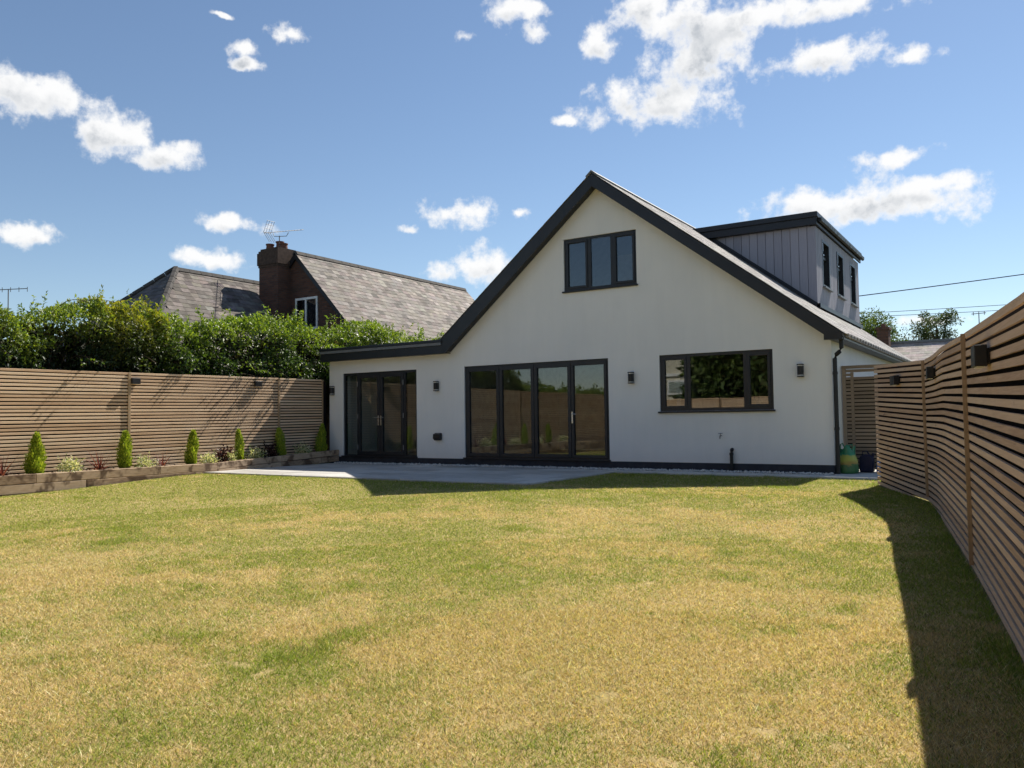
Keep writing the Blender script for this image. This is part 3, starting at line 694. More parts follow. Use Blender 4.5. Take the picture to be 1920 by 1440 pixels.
for y in posts:
    bx(FLX+ST+.004, FLX+ST+.024, y-.028, y+.028, .08, ztop(y)-.006).build('post', 'trim_wood', LF, origin=(FLX, y, 1), bevel=.003)
bx(FLX-.02, FLX+.05, -.115, -.03, .1, 2.06).build('end_strip', 'backing', LF)  # near-black strip between the fence's end and the house wall
fence_light((FLX+ST+.003, -5.285, 1.895), (1, 0), 'black box light on the pale fence beside its middle post')
fence_light((FLX+ST+.003, -2.21, 1.935), (1, 0), 'black box light on the pale fence near the house, under leaf shade')

# ------------------------------------------------------------------ right fence (bends and bows between its posts)
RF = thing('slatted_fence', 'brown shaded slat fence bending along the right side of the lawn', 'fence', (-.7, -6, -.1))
def path(y): return Vector((float(fence_x(y)), y, 0))
def smooth_path(ya, yb, n):
    out = []
    for t in np.linspace(0, 1, n+1):
        y = ya+(yb-ya)*t; w = .35
        x = np.mean([fence_x(min(max(y+q, yb), ya)) for q in (-w, -w/2, 0, w/2, w)]) if 0 < t < 1 else fence_x(y)
        out.append(Vector((float(x), y, 0)))
    return out
def rtop(y): return float(np.interp(-y, [2.03, 4.21, 6.1, 7.73, 9.54, 10.7, 19], [1.728, 1.646, 1.645, 1.605, 1.555, 1.525, 1.45]))
rposts = [-2.03, -4.21, -8.09, -12.2, -16.0, -19.2]
def ribbon(pts, tops, off0, off1, h0, h1):
    """swept bar: off = distance towards the lawn, h = heights below the top line"""
    b = MB(); n = len(pts)
    for k, p in enumerate(pts):
        t = (pts[min(k+1, n-1)]-pts[max(k-1, 0)]).normalized(); nn = Vector((t.y, -t.x, 0))
        if nn.x > 0: nn = -nn
        for (o_, h_) in ((off0, h0), (off1, h0), (off1, h1), (off0, h1)):
            q = p+nn*o_; hh = h_(k) if callable(h_) else tops[k]-h_
            b.v.append((q.x, q.y, hh))
    for k in range(n-1):
        for j in range(4): b.f.append((k*4+j, k*4+(j+1) % 4, k*4+4+(j+1) % 4, k*4+4+j))
    b.f += [(3, 2, 1, 0), tuple((n-1)*4+j for j in range(4))]
    return b
for a, b in zip(rposts, rposts[1:]):
    pp = smooth_path(a-.004, b+.004, 10 if a < -4 else 3); tp = [rtop(q.y) for q in pp]
    og = (pp[0].x, pp[0].y, tp[0])
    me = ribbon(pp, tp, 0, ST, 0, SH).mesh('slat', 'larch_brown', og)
    for i in range(26):
        o = bpy.data.objects.new('slat', me); link(o, RF, (og[0]+random.uniform(-.001, .001), og[1], og[2]-i*PITCH+random.uniform(-.0015, .0015)))
    ribbon(pp, tp, -.035, -.03, .02, lambda k: gz(pp[k].y)).build('backing_sheet', 'backing', RF)
    ribbon(pp, tp, -.02, .006, 26*PITCH-.012, lambda k: gz(pp[k].y)-.06).build('gravel_board', 'gravel_board', RF)
for y in rposts[1:]:
    p = path(y); nx = Vector((-.93, -.3, 0)); 
    q = p+nx*(ST+.012)
    bx(q.x-.016, q.x+.016, q.y-.022, q.y+.022, gz(y)+.06, rtop(y)-.006).build('post', 'trim_dark', RF, origin=(q.x, q.y, 1), bevel=.003)
def rlight(y, z, label):
    t = (path(y+.1)-path(y-.1)).normalized(); nn = Vector((t.y, -t.x, 0)); nn = nn if nn.x < 0 else -nn
    p = path(y)+nn*(ST+.003); fence_light((p.x, p.y, z), nn, label, .20, .125, .08)
rlight(-3.2, 1.455, 'black box light on the shaded fence, farthest one, by the gate')
rlight(-5.32, 1.44, 'black box light on the shaded fence just past the bend')
rlight(-9.42, 1.335, 'black box light on the shaded fence, largest and nearest')

# ------------------------------------------------------------------ side gate
G = thing('slatted_gate', 'dark slatted side gate beside the house corner', 'gate', (-2.3, .85, 0))
gy = .80
bx(-2.86, -2.80, gy-.03, gy+.05, -.05, 1.853).build('gate_post', 'gate_wood', G)
bx(-2.86, -1.70, gy-.04, gy+.06, 1.855, 1.91).build('lintel', 'gate_wood', G)
me = bx(0, .95, 0, .018, -.049, 0).mesh('slat', 'gate_wood'); sm = bx(0, .085, 0, .018, -.049, 0).mesh('slat', 'gate_wood')
bx(-2.714, -2.665, gy-.03, gy+.02, .04, 1.785).build('gate_stile', 'gate_wood', G)
bx(-1.71, -1.66, gy-.03, gy+.06, -.05, 1.853).build('gate_post', 'gate_wood', G)
for i in range(26):
    z = 1.70-i*PITCH
    if i < 25: o = bpy.data.objects.new('slat', me); link(o, G, (-2.664, gy-.02, z))
    o = bpy.data.objects.new('slat', sm); link(o, G, (-2.799, gy-.02, z+PITCH))
bx(-2.80, -1.72, gy+.004, gy+.009, .06, 1.66).build('backing_sheet', 'backing', G)
bx(-2.80, -1.715, gy-.035, gy+.04, 1.79, 1.84).build('lintel', 'gate_wood', G)
sd = thing('slatted_fence', 'short return of fence hiding the side passage behind the gate', 'fence', (-1.7, 3, 0))
for i in range(26): bx(-1.66, -1.642, .9, 7, 1.70-i*PITCH-.049, 1.70-i*PITCH).build('slat', 'gate_wood', sd, origin=(-1.65, 4, 1))
bx(-1.640, -1.634, .9, 7, 0, 1.68).build('backing_sheet', 'backing', sd)

# bag and cans by the downpipe
t = thing('compost_bag', 'yellow and green plastic compost bag slumped beside the downpipe', 'bag', (-2.70, .17, 0))
b = MB(); nr, ns = 9, 20
prof = [(0, .155), (.05, .17), (.12, .165), (.2, .17), (.27, .155), (.33, .14), (.38, .125), (.42, .13), (.455, .12)]
for (zz, rr) in prof:
    for j in range(ns):
        th = 2*math.pi*j/ns; k = rr*(1+.08*math.sin(3*th+zz*14)+.05*math.sin(7*th+zz*31)); top = .05*math.sin(4*th+1)*(zz > .4)
        b.v.append((-2.70+k*math.cos(th), .17+.8*k*math.sin(th), zz-.005+top))
for r in range(len(prof)-1):
    for j in range(ns): b.f.append((r*ns+j, r*ns+(j+1) % ns, (r+1)*ns+(j+1) % ns, (r+1)*ns+j))
b.f.append(tuple(range(ns)))
b.build('bag_body', 'bag_plastic', t, origin=(-2.70, .17, 0), smooth=True)
hd = MB().tube([(-2.80, .1, .43), (-2.79, .08, .50), (-2.76, .08, .52), (-2.73, .1, .44)], .012, 6).tube([(-2.66, .1, .43), (-2.64, .08, .49), (-2.61, .1, .50), (-2.60, .12, .43)], .012, 6)
hd.build('handle', 'bag_plastic', t, origin=(-2.70, .17, 0))
t = thing('water_can', 'dark navy plastic jerrycan behind the compost bag', 'can', (-2.45, .52, 0))
MB().prism([(-2.56, 0), (-2.33, 0), (-2.33, .24), (-2.37, .30), (-2.47, .32), (-2.56, .27)], 'y', .45, .62).build('can_body', 'navy_plastic', t, bevel=.02)
MB().tube([(-2.52, .53, .28), (-2.51, .53, .36), (-2.44, .53, .37), (-2.40, .53, .30)], .014, 6).build('handle', 'navy_plastic', t); MB().tube([(-2.35, .53, .27), (-2.33, .53, .33)], .022, 8).build('cap', 'navy_plastic', t)
t = thing('spray_bottle', 'small blue plastic bottle at the foot of the gate', 'bottle', (-2.24, .45, 0))
MB().tube([(-2.24, .45, 0), (-2.24, .45, .16), (-2.24, .45, .2), (-2.24, .45, .215)], [.042, .042, .02, .018], 12).build('bottle_body', 'bottle_blue', t); MB().tube([(-2.24, .45, .216), (-2.24, .45, .25)], .02, 10).build('cap', 'white_paint', t)

# ------------------------------------------------------------------ raised bed of sleepers
BD = thing('raised_bed', 'raised bed edged with two courses of weathered timber sleepers', 'raised bed', (-14.7, -8, -.1))
def sleeper(p0, p1, z0a, z0b, hh, wd=.10):
    """p0,p1: xy ends (front face), z: top at each end"""
    p0, p1 = Vector((*p0, 0)), Vector((*p1, 0)); t = (p1-p0).normalized(); nn = Vector((t.y, -t.x, 0)); nn = nn if nn.x < 0 else -nn
    b = MB(); b.v = [(p0.x, p0.y, z0a-hh), (p1.x, p1.y, z0b-hh), (p1.x+nn.x*wd, p1.y, z0b-hh), (p0.x+nn.x*wd, p0.y, z0a-hh), (p0.x, p0.y, z0a), (p1.x, p1.y, z0b), (p1.x+nn.x*wd, p1.y, z0b), (p0.x+nn.x*wd, p0.y, z0a)]
    b.f = [tuple(f) for f in BF]; c = (p0+p1)/2
    b.build('sleeper', 'sleeper_wood', BD, origin=(c.x, c.y, z0a), bevel=.008)
for row, (zt, cuts) in enumerate(((.17, [-3.70, -5.05, -7.45, -9.85, -12.25, -14.65, -17.05, -19.2]), (.005, [-3.70, -4.25, -6.55, -8.95, -11.35, -13.75, -16.15, -18.55, -19.2]), (-.16, [-3.70, -6.1, -8.5, -10.9, -13.3, -15.7, -18.1, -19.2]))):
    for a, b_ in zip(cuts, cuts[1:]):
        j = random.uniform(-.004, .004); sleeper((-14.70+.008*a*0+j, a-.004), (-14.70+j, b_+.004), zt+j*.5, zt-j*.5, .160)
for (za, zb) in ((.17, .315), (.03, .165)):
    for a, b_, f0, f1 in ((-3.70, -1.9, 0, .49), (-1.9, -.03, .49, 1)):
        sleeper((-14.735, a+.001), (-14.735, b_-.002), za+(zb-za)*f0, za+(zb-za)*f1, .135)
def soilz(y): return .13+(0 if y < -3.7 else .03*(y+3.7))
so = MB(); yv = np.linspace(-19.2, -.02, 120); xv = np.linspace(FLX-.02, -14.80, 7)
for i in range(len(yv)-1):
    for j in range(6):
        so.quad(*[(x, y, soilz(y)+.035*(vnoise(np.array([[x, y]]), 6, 5)[0]-.5)) for x, y in ((xv[j], yv[i]), (xv[j+1], yv[i]), (xv[j+1], yv[i+1]), (xv[j], yv[i+1]))])
so.build('bed_soil', 'soil', BD, smooth=True)
n = 1500; c = np.stack([RNG.uniform(-15.2, -14.82, n), RNG.uniform(-9, -.1, n), np.zeros(n)], 1); c[:, 2] = np.array([soilz(y) for y in c[:, 1]])+RNG.uniform(0, .025, n)
o = link(bpy.data.objects.new('bark_mulch', leaf_mesh('bark_mulch', c, rand_dirs(n), rand_dirs(n, 1), RNG.uniform(.02, .06, n), RNG.uniform(.01, .025, n), pick([(.06, .035, .025), (.10, .065, .045), (.03, .02, .015)], n), 'leaf_soft')), BD); o['kind'] = 'stuff'

# plants in the bed
def conifer_mesh(seed, hgt, wid, pw):
    n = 3800; t = RNG.random(n)**1.25; th = RNG.uniform(0, 2*np.pi, n)
    rr = wid/2*np.clip(1-t**pw, 0, 1)**.7*(.7+.3*np.minimum(t*7, 1))*(1+.24*np.sin(3*th+t*9+seed)+.18*np.sin(5*th-t*17+seed*2))*RNG.uniform(.45, 1.12, n)
    c = np.stack([rr*np.cos(th), rr*np.sin(th), .02+t*hgt*.93], 1)
    d_ = np.stack([np.cos(th)*.45, np.sin(th)*.45, np.full(n, 1.0)], 1)+RNG.normal(0, .25, (n, 3))
    nrm = np.stack([np.cos(th), np.sin(th), np.full(n, .2)], 1)+RNG.normal(0, .4, (n, 3))
    tone = pick([(.28, .37, .035), (.37, .46, .05), (.20, .29, .03), (.46, .52, .08)], n, .18)
    return leaf_mesh('foliage', c, d_, nrm, RNG.uniform(.035, .075, n), RNG.uniform(.012, .024, n), tone, 'leaf_soft', .2, -.1)
cm = [conifer_mesh(1, .70, .30, 1.4), conifer_mesh(2, .70, .215, 4.5), conifer_mesh(5, .68, .20, 4.0)]
stem = MB().tube([(0, 0, -.05), (0, 0, .3)], [.015, .008], 6).mesh('stem', 'bark')
cons = [(-7.33, 0, .76, 1.1, 'leftmost golden conifer, broad at the base, in the raised bed'), (-5.64, 1, .76, 1.05, 'golden columnar conifer in front of the middle fence post'),
        (-4.15, 2, .77, 1.05, 'golden columnar conifer midway between the two fence posts'), (-2.87, 2, .74, .85, 'slim golden conifer standing at the edge of the shadow'),
        (-1.67, 1, .70, .95, 'shaded conifer in front of the fence post nearest the house'), (-.42, 0, .74, .95, 'shaded conifer in the bed corner against the house'),
        (-9.2, 1, .75, 1, 'golden conifer in the bed, seen mirrored in the folding doors'), (-10.9, 2, .75, 1, 'second golden conifer mirrored in the folding doors'), (-12.7, 0, .75, 1, 'farthest golden conifer of the bed behind the viewer')]
for (y, k, hh, ws, lab) in cons:
    t = thing('golden_conifer', lab, 'conifer', (-15.0, y, soilz(y)), 'conifers in the raised bed')
    for me, nm in ((cm[k], 'foliage'), (stem, 'stem')):
        o = bpy.data.objects.new(nm, me); link(o, t, (-15.0, y, soilz(y))); o.scale = (ws*.88, ws*.88, hh/.70); o.rotation_euler = (.07*math.sin(y*5), .08*math.sin(y*9+1), y*3.1)
def bush_mesh(name, rx, rz, n, ll, cols, material):
    v = rand_dirs(n, .35); v[:, 2] = np.abs(v[:, 2]); r = RNG.uniform(.45, 1.0, n)[:, None]*(1+.25*np.sin(v[:, :1]*9)+.2*np.sin(v[:, 1:2]*11))
    c = v*r*np.array([rx, rx, rz]); c[:, 2] += .02
    d_ = v+RNG.normal(0, .5, (n, 3)); d_[:, 2] += .3
    return leaf_mesh(name, c, d_, rand_dirs(n, 1.0), RNG.uniform(.7, 1.2, n)*ll, RNG.uniform(.4, .55, n)*ll, pick(cols, n, .12), material)
eu = [bush_mesh('foliage', .20, .25, 480, .05, [(.74, .72, .50), (.66, .66, .42), (.16, .23, .07), (.80, .78, .58), (.25, .31, .12)], 'leaf_soft') for _ in range(2)]
pu = bush_mesh('foliage', .22, .30, 420, .065, [(.045, .012, .016), (.07, .018, .02), (.03, .012, .018)], 'leaf_gloss')
for i, (y, s_, lab) in enumerate([(-6.71, 1.05, 'cream variegated shrub between the leftmost conifer and a red spiky plant'), (-5.22, .95, 'cream variegated shrub right of the conifer at the middle post'), (-3.71, .9, 'cream variegated shrub right of the conifer midway along the fence'),
                               (-3.17, .85, 'cream variegated shrub pressed against the slim conifer, left side'), (-2.46, 1.0, 'cream variegated shrub pressed against the slim conifer, right side'), (-1.05, 1.0, 'dim variegated shrub in shadow near the house corner'),
                               (-8.5, 1, 'cream variegated shrub beyond the left edge of the view'), (-10.1, 1, 'cream variegated shrub seen mirrored in the doors'), (-11.9, 1, 'last cream variegated shrub of the bed behind the viewer')]):
    t = thing('variegated_shrub', lab, 'shrub', (-14.96, y, soilz(y)), 'variegated shrubs in the raised bed')
    o = bpy.data.objects.new('foliage', eu[i % 2]); link(o, t, (-14.96, y, soilz(y))); o.scale = (s_,)*3; o.rotation_euler.z = i*1.3
    o = bpy.data.objects.new('stem', stem); link(o, t, (-14.96, y, soilz(y))); o.scale = (.6, .6, .4)
for y, lab in [(-3.30, 'dark purple leaved shrub between two variegated shrubs'), (-2.02, 'dark purple leaved shrub in the shade left of the last fence post')]:
    t = thing('purple_shrub', lab, 'shrub', (-15.04, y, soilz(y)), 'purple shrubs in the raised bed')
    o = bpy.data.objects.new('foliage', pu); link(o, t, (-15.04, y, soilz(y))); o.rotation_euler.z = y
    o = bpy.data.objects.new('stem', stem); link(o, t, (-15.04, y, soilz(y))); o.scale = (.6, .6, .5)
def spiky():
    n = 30; b = []; Fs = []; tn = []
    for i in range(n):
        th = random.uniform(0, 6.28); e = random.uniform(.25, 1.35); L = random.uniform(.28, .46); w_ = .013
        pts = []
        for k in range(4):
            s = k/3; rr = L*s*math.cos(e); zz = L*s*math.sin(e)-.25*L*s*s*math.cos(e)
            wd = w_*(1-s*.95); cx_, cy_ = rr*math.cos(th), rr*math.sin(th)
            pts += [(cx_-wd*math.sin(th), cy_+wd*math.cos(th), zz), (cx_+wd*math.sin(th), cy_-wd*math.cos(th), zz)]
        o_ = len(b); b += pts; Fs += [(o_+2*k, o_+2*k+1, o_+2*k+3, o_+2*k+2) for k in range(3)]; tn += [random.choice([(.13, .035, .04), (.19, .06, .06), (.09, .03, .035)])]*8
    return np_mesh('strap_leaves', np.array(b), np.array(Fs), 'leaf_gloss', np.array(tn))
spk = spiky()
for y, s_, lab in [(-7.9, 1.35, 'pinkish red spiky plant at the left end of the bed'), (-6.16, 1.35, 'red spiky plant between a variegated shrub and the conifer at the post'), (-4.83, 1.1, 'small red spiky plant left of the conifer midway along the fence'), (-9.7, 1, 'red spiky plant beyond the left edge of the view')]:
    t = thing('red_cordyline', lab, 'plant', (-14.95, y, soilz(y)), 'red spiky plants in the raised bed')
    o = bpy.data.objects.new('strap_leaves', spk); link(o, t, (-14.95, y, soilz(y)-.005)); o.scale = (s_,)*3; o.rotation_euler.z = y*2
    o = bpy.data.objects.new('stem', stem); link(o, t, (-14.95, y, soilz(y))); o.scale = (.8, .8, .25)

# ------------------------------------------------------------------ hedge behind the left fence
def htop(y):
    return np.interp(y, [-19, -11, -9.4, -7.3, -6.7, -5.8, -4.8, -3.6, -1.8, 0, 1.6, 3, 5.2, 6, 8], [2.2, 2.3, 3.1, 3.10, 3.30, 3.32, 3.42, 3.25, 3.50, 3.65, 3.5, 3.78, 3.62, 3.55, 3.4])
def hedge(name, label, ya, yb, n, cols, xc=-16.45, rx=.95, ll=.095, shoots=0, top_off=0, zlo=1.5, group=None, dens_front=.6):
    t = thing(name, label, 'hedge', (xc, (ya+yb)/2, -.1), group)
    y = RNG.uniform(ya, yb, n); P2 = np.stack([y, np.zeros(n)], 1)
    top = htop(y)+top_off-.10+.75*(fbm(P2, .9, 3, 5)-.5)+.36*(vnoise(P2, 4.0, 8)-.5)-.05
    # points near the surface of a rounded box section, bulging in clumps
    u = RNG.random(n); front = u < dens_front
    zz = np.where(front, zlo+(top-zlo)*RNG.random(n)**.75, top-RNG.random(n)**2*.25)
    xx = np.where(front, xc+rx, xc+rx*RNG.uniform(-1, 1, n))
    bul = fbm(np.stack([y, zz, xx], 1), 1.7, 3, 3)-.5
    depth = RNG.random(n)**1.6*.38
    round_ = np.clip((zz-(top-.35))/.35, 0, 1)**2*.32
    xx = np.where(front, xx+.95*bul-depth-round_, xx+.2*bul)
    zz = np.where(front, zz, zz+.45*bul-.22*(np.abs(xx-xc)/rx)**3)
    c = np.stack([xx, y, zz], 1)
    ok = ~((bul < -.04) & (RNG.random(n) < .85))
    c, y, zz, top, front, n = c[ok], y[ok], zz[ok], top[ok], front[ok], int(ok.sum())
    d_ = rand_dirs(n)*.8+np.where(front[:, None], np.array([[.75, -.05, .15]]), np.array([[.1, 0, .9]])); nrm = rand_dirs(n, .9)+np.array([[.4, 0, 0]])
    bright = np.clip((zz-(top-.85))/.75+.5*(vnoise(np.stack([y, zz], 1), 3.1, 4)-.5), 0, 1)        # sunlit top painted in: leaf colour lightens towards the hedge's upper edge
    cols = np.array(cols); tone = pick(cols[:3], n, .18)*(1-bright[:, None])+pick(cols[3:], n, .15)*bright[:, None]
    L = RNG.uniform(.7, 1.25, n)*ll
    if shoots:
        m_ = shoots; ys_ = RNG.uniform(ya, yb, m_); hs = RNG.uniform(.18, .62, m_)*RNG.random(m_)**.4; k = 20
        bx_ = xc+rx*RNG.uniform(-.7, .9, m_); tp = htop(ys_)+top_off-.12
        s = np.tile(np.linspace(.0, 1, k), m_); yy_ = np.repeat(ys_, k); xx_ = np.repeat(bx_, k); h2 = np.repeat(hs, k); lx = np.repeat(RNG.normal(0, .25, m_), k); ly = np.repeat(RNG.normal(0, .25, m_), k)
        c2 = np.stack([xx_+lx*h2*s, yy_+ly*h2*s, np.repeat(tp, k)+h2*s], 1); d2 = rand_dirs(m_*k, .9)
        c = np.concatenate([c, c2]); d_ = np.concatenate([d_, d2]); nrm = np.concatenate([nrm, rand_dirs(m_*k, .6)]); tone = np.concatenate([tone, pick(cols[3:], m_*k, .15)]); L = np.concatenate([L, RNG.uniform(.7, 1.2, m_*k)*ll*.95])
    o = link(bpy.data.objects.new('leaves', leaf_mesh('leaves', c, d_, nrm, L, L*RNG.uniform(.36, .5, len(L)), tone, 'leaf_gloss')), t); o['kind'] = 'stuff'
    tw = MB()
    for q in range(int((yb-ya)*5)):
        y0_ = random.uniform(ya, yb); x0 = xc+random.uniform(-.5, .5); tq = float(htop(y0_))+top_off
        for s in range(3):
            e = Vector((xc+random.uniform(-.7, .72), y0_+random.uniform(-.7, .7), tq-random.uniform(.25, .9)))
            tw.tube([(x0, y0_, -.2), (x0+random.uniform(-.1, .1), y0_, .9), tuple((Vector((x0, y0_, 1.1))+e)/2), tuple(e)], [.035, .03, .018, .006], 5, False)
    tw.build('stems', 'bark', t)
    # dark inner leaves added to block light, the hedge's inner shade in their colour
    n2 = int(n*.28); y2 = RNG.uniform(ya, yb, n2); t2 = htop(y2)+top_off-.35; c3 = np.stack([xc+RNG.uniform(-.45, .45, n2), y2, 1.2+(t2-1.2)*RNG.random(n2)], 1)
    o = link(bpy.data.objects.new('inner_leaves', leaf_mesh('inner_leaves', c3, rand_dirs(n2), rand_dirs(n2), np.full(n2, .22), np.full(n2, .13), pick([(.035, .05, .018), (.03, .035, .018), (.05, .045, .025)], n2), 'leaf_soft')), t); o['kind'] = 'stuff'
GR = 'shrubs forming the hedge behind the pale fence'
LAU = [(.040, .078, .018), (.028, .058, .017), (.062, .105, .022), (.175, .255, .030), (.25, .32, .040), (.12, .20, .026)]  # last three tones carry the sunlit look of the hedge top
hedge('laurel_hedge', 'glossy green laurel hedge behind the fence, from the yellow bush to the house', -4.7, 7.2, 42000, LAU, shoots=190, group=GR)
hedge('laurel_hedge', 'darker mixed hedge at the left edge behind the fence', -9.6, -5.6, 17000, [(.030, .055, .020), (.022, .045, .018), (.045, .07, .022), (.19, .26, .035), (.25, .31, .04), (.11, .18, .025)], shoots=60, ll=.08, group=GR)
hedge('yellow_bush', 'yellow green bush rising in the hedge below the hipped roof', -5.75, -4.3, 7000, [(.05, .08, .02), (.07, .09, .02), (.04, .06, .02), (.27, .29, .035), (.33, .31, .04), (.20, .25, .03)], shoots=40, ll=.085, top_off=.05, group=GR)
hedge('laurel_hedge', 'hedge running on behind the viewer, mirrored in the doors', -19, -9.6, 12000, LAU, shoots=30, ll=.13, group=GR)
def sprigs(label, spots):
    t = thing('leaf_sprays', label, 'foliage', (-15.2, spots[0][0], 2.0)); C_, D_, st = [], [], MB()
    for (y, x, z, k) in spots:
        a = Vector((-15.75, y+random.uniform(-.3, .3), 2.3)); e = Vector((x, y, z))
        pts_ = [a.lerp(e, s)+Vector((0, 0, .12*math.sin(math.pi*s))) for s in np.linspace(0, 1, 7)]
        st.tube([tuple(q) for q in pts_], .004, 4)
        for _ in range(k):
            q = a.lerp(e, random.uniform(.45, 1.05))+Vector((0, 0, .06)); C_.append(tuple(q)); D_.append((random.gauss(.5, .5), random.gauss(0, .7), random.gauss(-.1, .4)))
    C_, D_ = np.array(C_), np.array(D_); n_ = len(C_)
    o = link(bpy.data.objects.new('leaves', leaf_mesh('leaves', C_, D_, rand_dirs(n_, 1), RNG.uniform(.06, .11, n_), RNG.uniform(.03, .045, n_), pick(LAU[:4], n_, .15), 'leaf_gloss')), t); o['kind'] = 'stuff'
    o = st.build('stems', 'bark', t); o['kind'] = 'stuff'
sprigs('leafy sprays leaning over the fence top near the house', [(random.uniform(-2.6, -.2), random.uniform(-15.22, -14.95), random.uniform(2.1, 2.45), 12) for _ in range(26)])
sprigs('thin leafy sprays leaning over the fence left of its middle post', [(y, x, z, 7) for y, x, z in [(-6.05, -15.13, 2.16), (-6.2, -15.1, 2.2), (-5.95, -15.16, 2.14), (-6.4, -15.15, 2.13), (-7.6, -15.12, 2.2), (-7.7, -15.17, 2.15)]])
sprigs('few leafy sprays leaning over the fence right of its middle post', [(y, x, z, 6) for y, x, z in [(-4.1, -15.16, 2.16), (-4.0, -15.13, 2.2), (-3.75, -15.17, 2.14), (-2.95, -15.12, 2.2), (-2.75, -15.1, 2.25)]])
t = thing('bare_twigs', 'thin bare stems arching over the fence from the hedge', 'twigs', (-15.6, -3.2, 1.5))
tw = MB()
for (p, q, r_) in [((-15.7, -2.2, 1.8), (-15.4, -3.0, 2.35), (-15.35, -2.0, 2.08)), ((-15.6, -4.9, 2.2), (-15.45, -5.2, 2.65), (-15.4, -4.7, 2.3)), ((-16, -6.6, 3.1), (-15.9, -5.9, 3.75), (-15.8, -5.2, 3.5)), ((-16, -6.6, 3.1), (-15.9, -6.3, 3.68), (-15.8, -5.9, 3.45))]:
    p, q, r_ = map(Vector, (p, q, r_)); tw.tube([tuple((1-s)**2*p+2*s*(1-s)*q+s*s*r_) for s in np.linspace(0, 1, 9)], .006, 5)
tw.build('stems', 'bark', t)['kind'] = 'stuff'

# ------------------------------------------------------------------ neighbour's brick house
NB = thing('brick_house', 'red brick house with slate roofs and tall chimney beyond the hedge', 'house', (-22, 8, 0))
gyY, rz, rx_ = 5.22, 7.12, -22.0; kN = 1.06
ev = 2.5; hw = (rz-ev)/kN
MB().prism([(rx_-hw+.35, -.2), (rx_+hw-.35, -.2), (rx_+hw-.35, ev+.2), (rx_, rz-.12), (rx_-hw+.35, ev+.2)], 'y', gyY, 15.4).build('wall', 'brick', NB)
cN = math.cos(math.atan(kN))
MB().quad((rx_, gyY-.1, rz-.02), (rx_+hw, gyY-.1, ev-.02), (rx_+hw, 15.5, ev-.02), (rx_, 15.5, rz-.02)).quad((rx_, gyY-.1, rz-.02), (rx_-hw, gyY-.1, ev-.02), (rx_-hw, 15.5, ev-.02), (rx_, 15.5, rz-.02)).build('roof', 'lead', NB)
RO = NB.children[-1] if False else [c for c in bpy.data.objects if c.parent == NB and c.name.startswith('roof')][0]
MB().prism([(rx_, rz+.02), (rx_+hw, ev+.02), (rx_+hw, ev-.20), (rx_, rz-.22)], 'y', gyY-.10, gyY-.04).prism([(rx_, rz+.02), (rx_, rz-.22), (rx_-hw, ev-.2), (rx_-hw, ev+.02)], 'y', gyY-.10, gyY-.04).build('barge_board', 'anthracite', NB)
geo = slate_geo((rx_, gyY-.14, rz), (0, 1, 0), (cN, 0, -kN*cN), 15.5-gyY+.14, 4.3, .30, .21, .011, jit=.016)
def near(q): c = q.mean(0); return math.hypot(c[0]-CX, c[1]-CY)
geo.sort(key=near)
variants = {}; NBT = (.205, .185, .168)
def slate_obj(q, i):
    c = q.mean(0); key = i % 24
    wq = float(np.linalg.norm(q[0]-q[1]))
    if key not in variants:
        variants[key] = (np_mesh('slate', q-c, BF, 'slate', np.repeat(tones(1, NBT, .30), 8, axis=0), flat=True), wq)
    o = bpy.data.objects.new('slate', variants[key][0]); link(o, RO, tuple(c)); o.scale = (1, wq/variants[key][1], 1)
full = [q for q in geo if np.linalg.norm(q[0]-q[1]) > .2 and abs(np.linalg.norm(q[1]-q[2])-.2625) < .01]
ids = {id(q) for q in full[:300]}
for i, q in enumerate(full[:300]): slate_obj(q, i)
slate_stuff('roof_slates', [q for q in geo if id(q) not in ids], RO, NBT, .30)
rd = MB()
for yv in np.arange(gyY-.1, 15.4, .45): rd.prism([(rx_-.14, rz-.07), (rx_-.06, rz+.06), (rx_+.06, rz+.06), (rx_+.14, rz-.07)], 'y', yv, yv+.44)
rd.build('ridge_tiles', 'ridge_tile', RO)
w_ = MB().box(-22.02, -20.92, gyY-.07, gyY-.02, 5.38, 5.46).box(-22.02, -20.92, gyY-.07, gyY-.02, 4.3, 4.38).box(-22.02, -21.96, gyY-.07, gyY-.02, 4.38, 5.38).box(-20.98, -20.92, gyY-.07, gyY-.02, 4.38, 5.38).box(-21.53, -21.46, gyY-.07, gyY-.02, 4.38, 5.38).build('window', 'white_paint', NB)
for a, b_ in ((-21.96, -21.53), (-21.46, -20.98)): bx(a, b_, gyY-.045, gyY-.04, 4.38, 5.38).build('pane', 'glass', w_)
bx(-21.96, -20.98, gyY-.03, gyY-.012, 4.38, 5.38).build('dark_panel', 'backing', w_)  # near-black sheet close behind the panes
ch = MB().box(-23.28, -22.3, 4.6, 5.5, -.1, 6.62).build('chimney', 'brick', NB)
MB().box(-23.305, -22.275, 4.575, 5.525, 6.62, 6.70).box(-23.335, -22.245, 4.545, 5.555, 6.701, 7.14).box(-23.30, -22.28, 4.58, 5.52, 7.141, 7.22).box(-23.25, -22.33, 4.63, 5.47, 7.221, 7.30).build('chimney_cap', 'sooty_brick', ch)
for (x, y, h_) in ((-23.05, 4.9, .18), (-22.75, 5.1, .27), (-22.5, 5.05, .16)): MB().tube([(x, y, 7.30), (x, y, 7.30+h_)], [.15, .13], 12).tube([(x, y, 7.30+h_), (x, y, 7.34+h_)], .155, 12).build('chimney_pot', 'terracotta', ch)
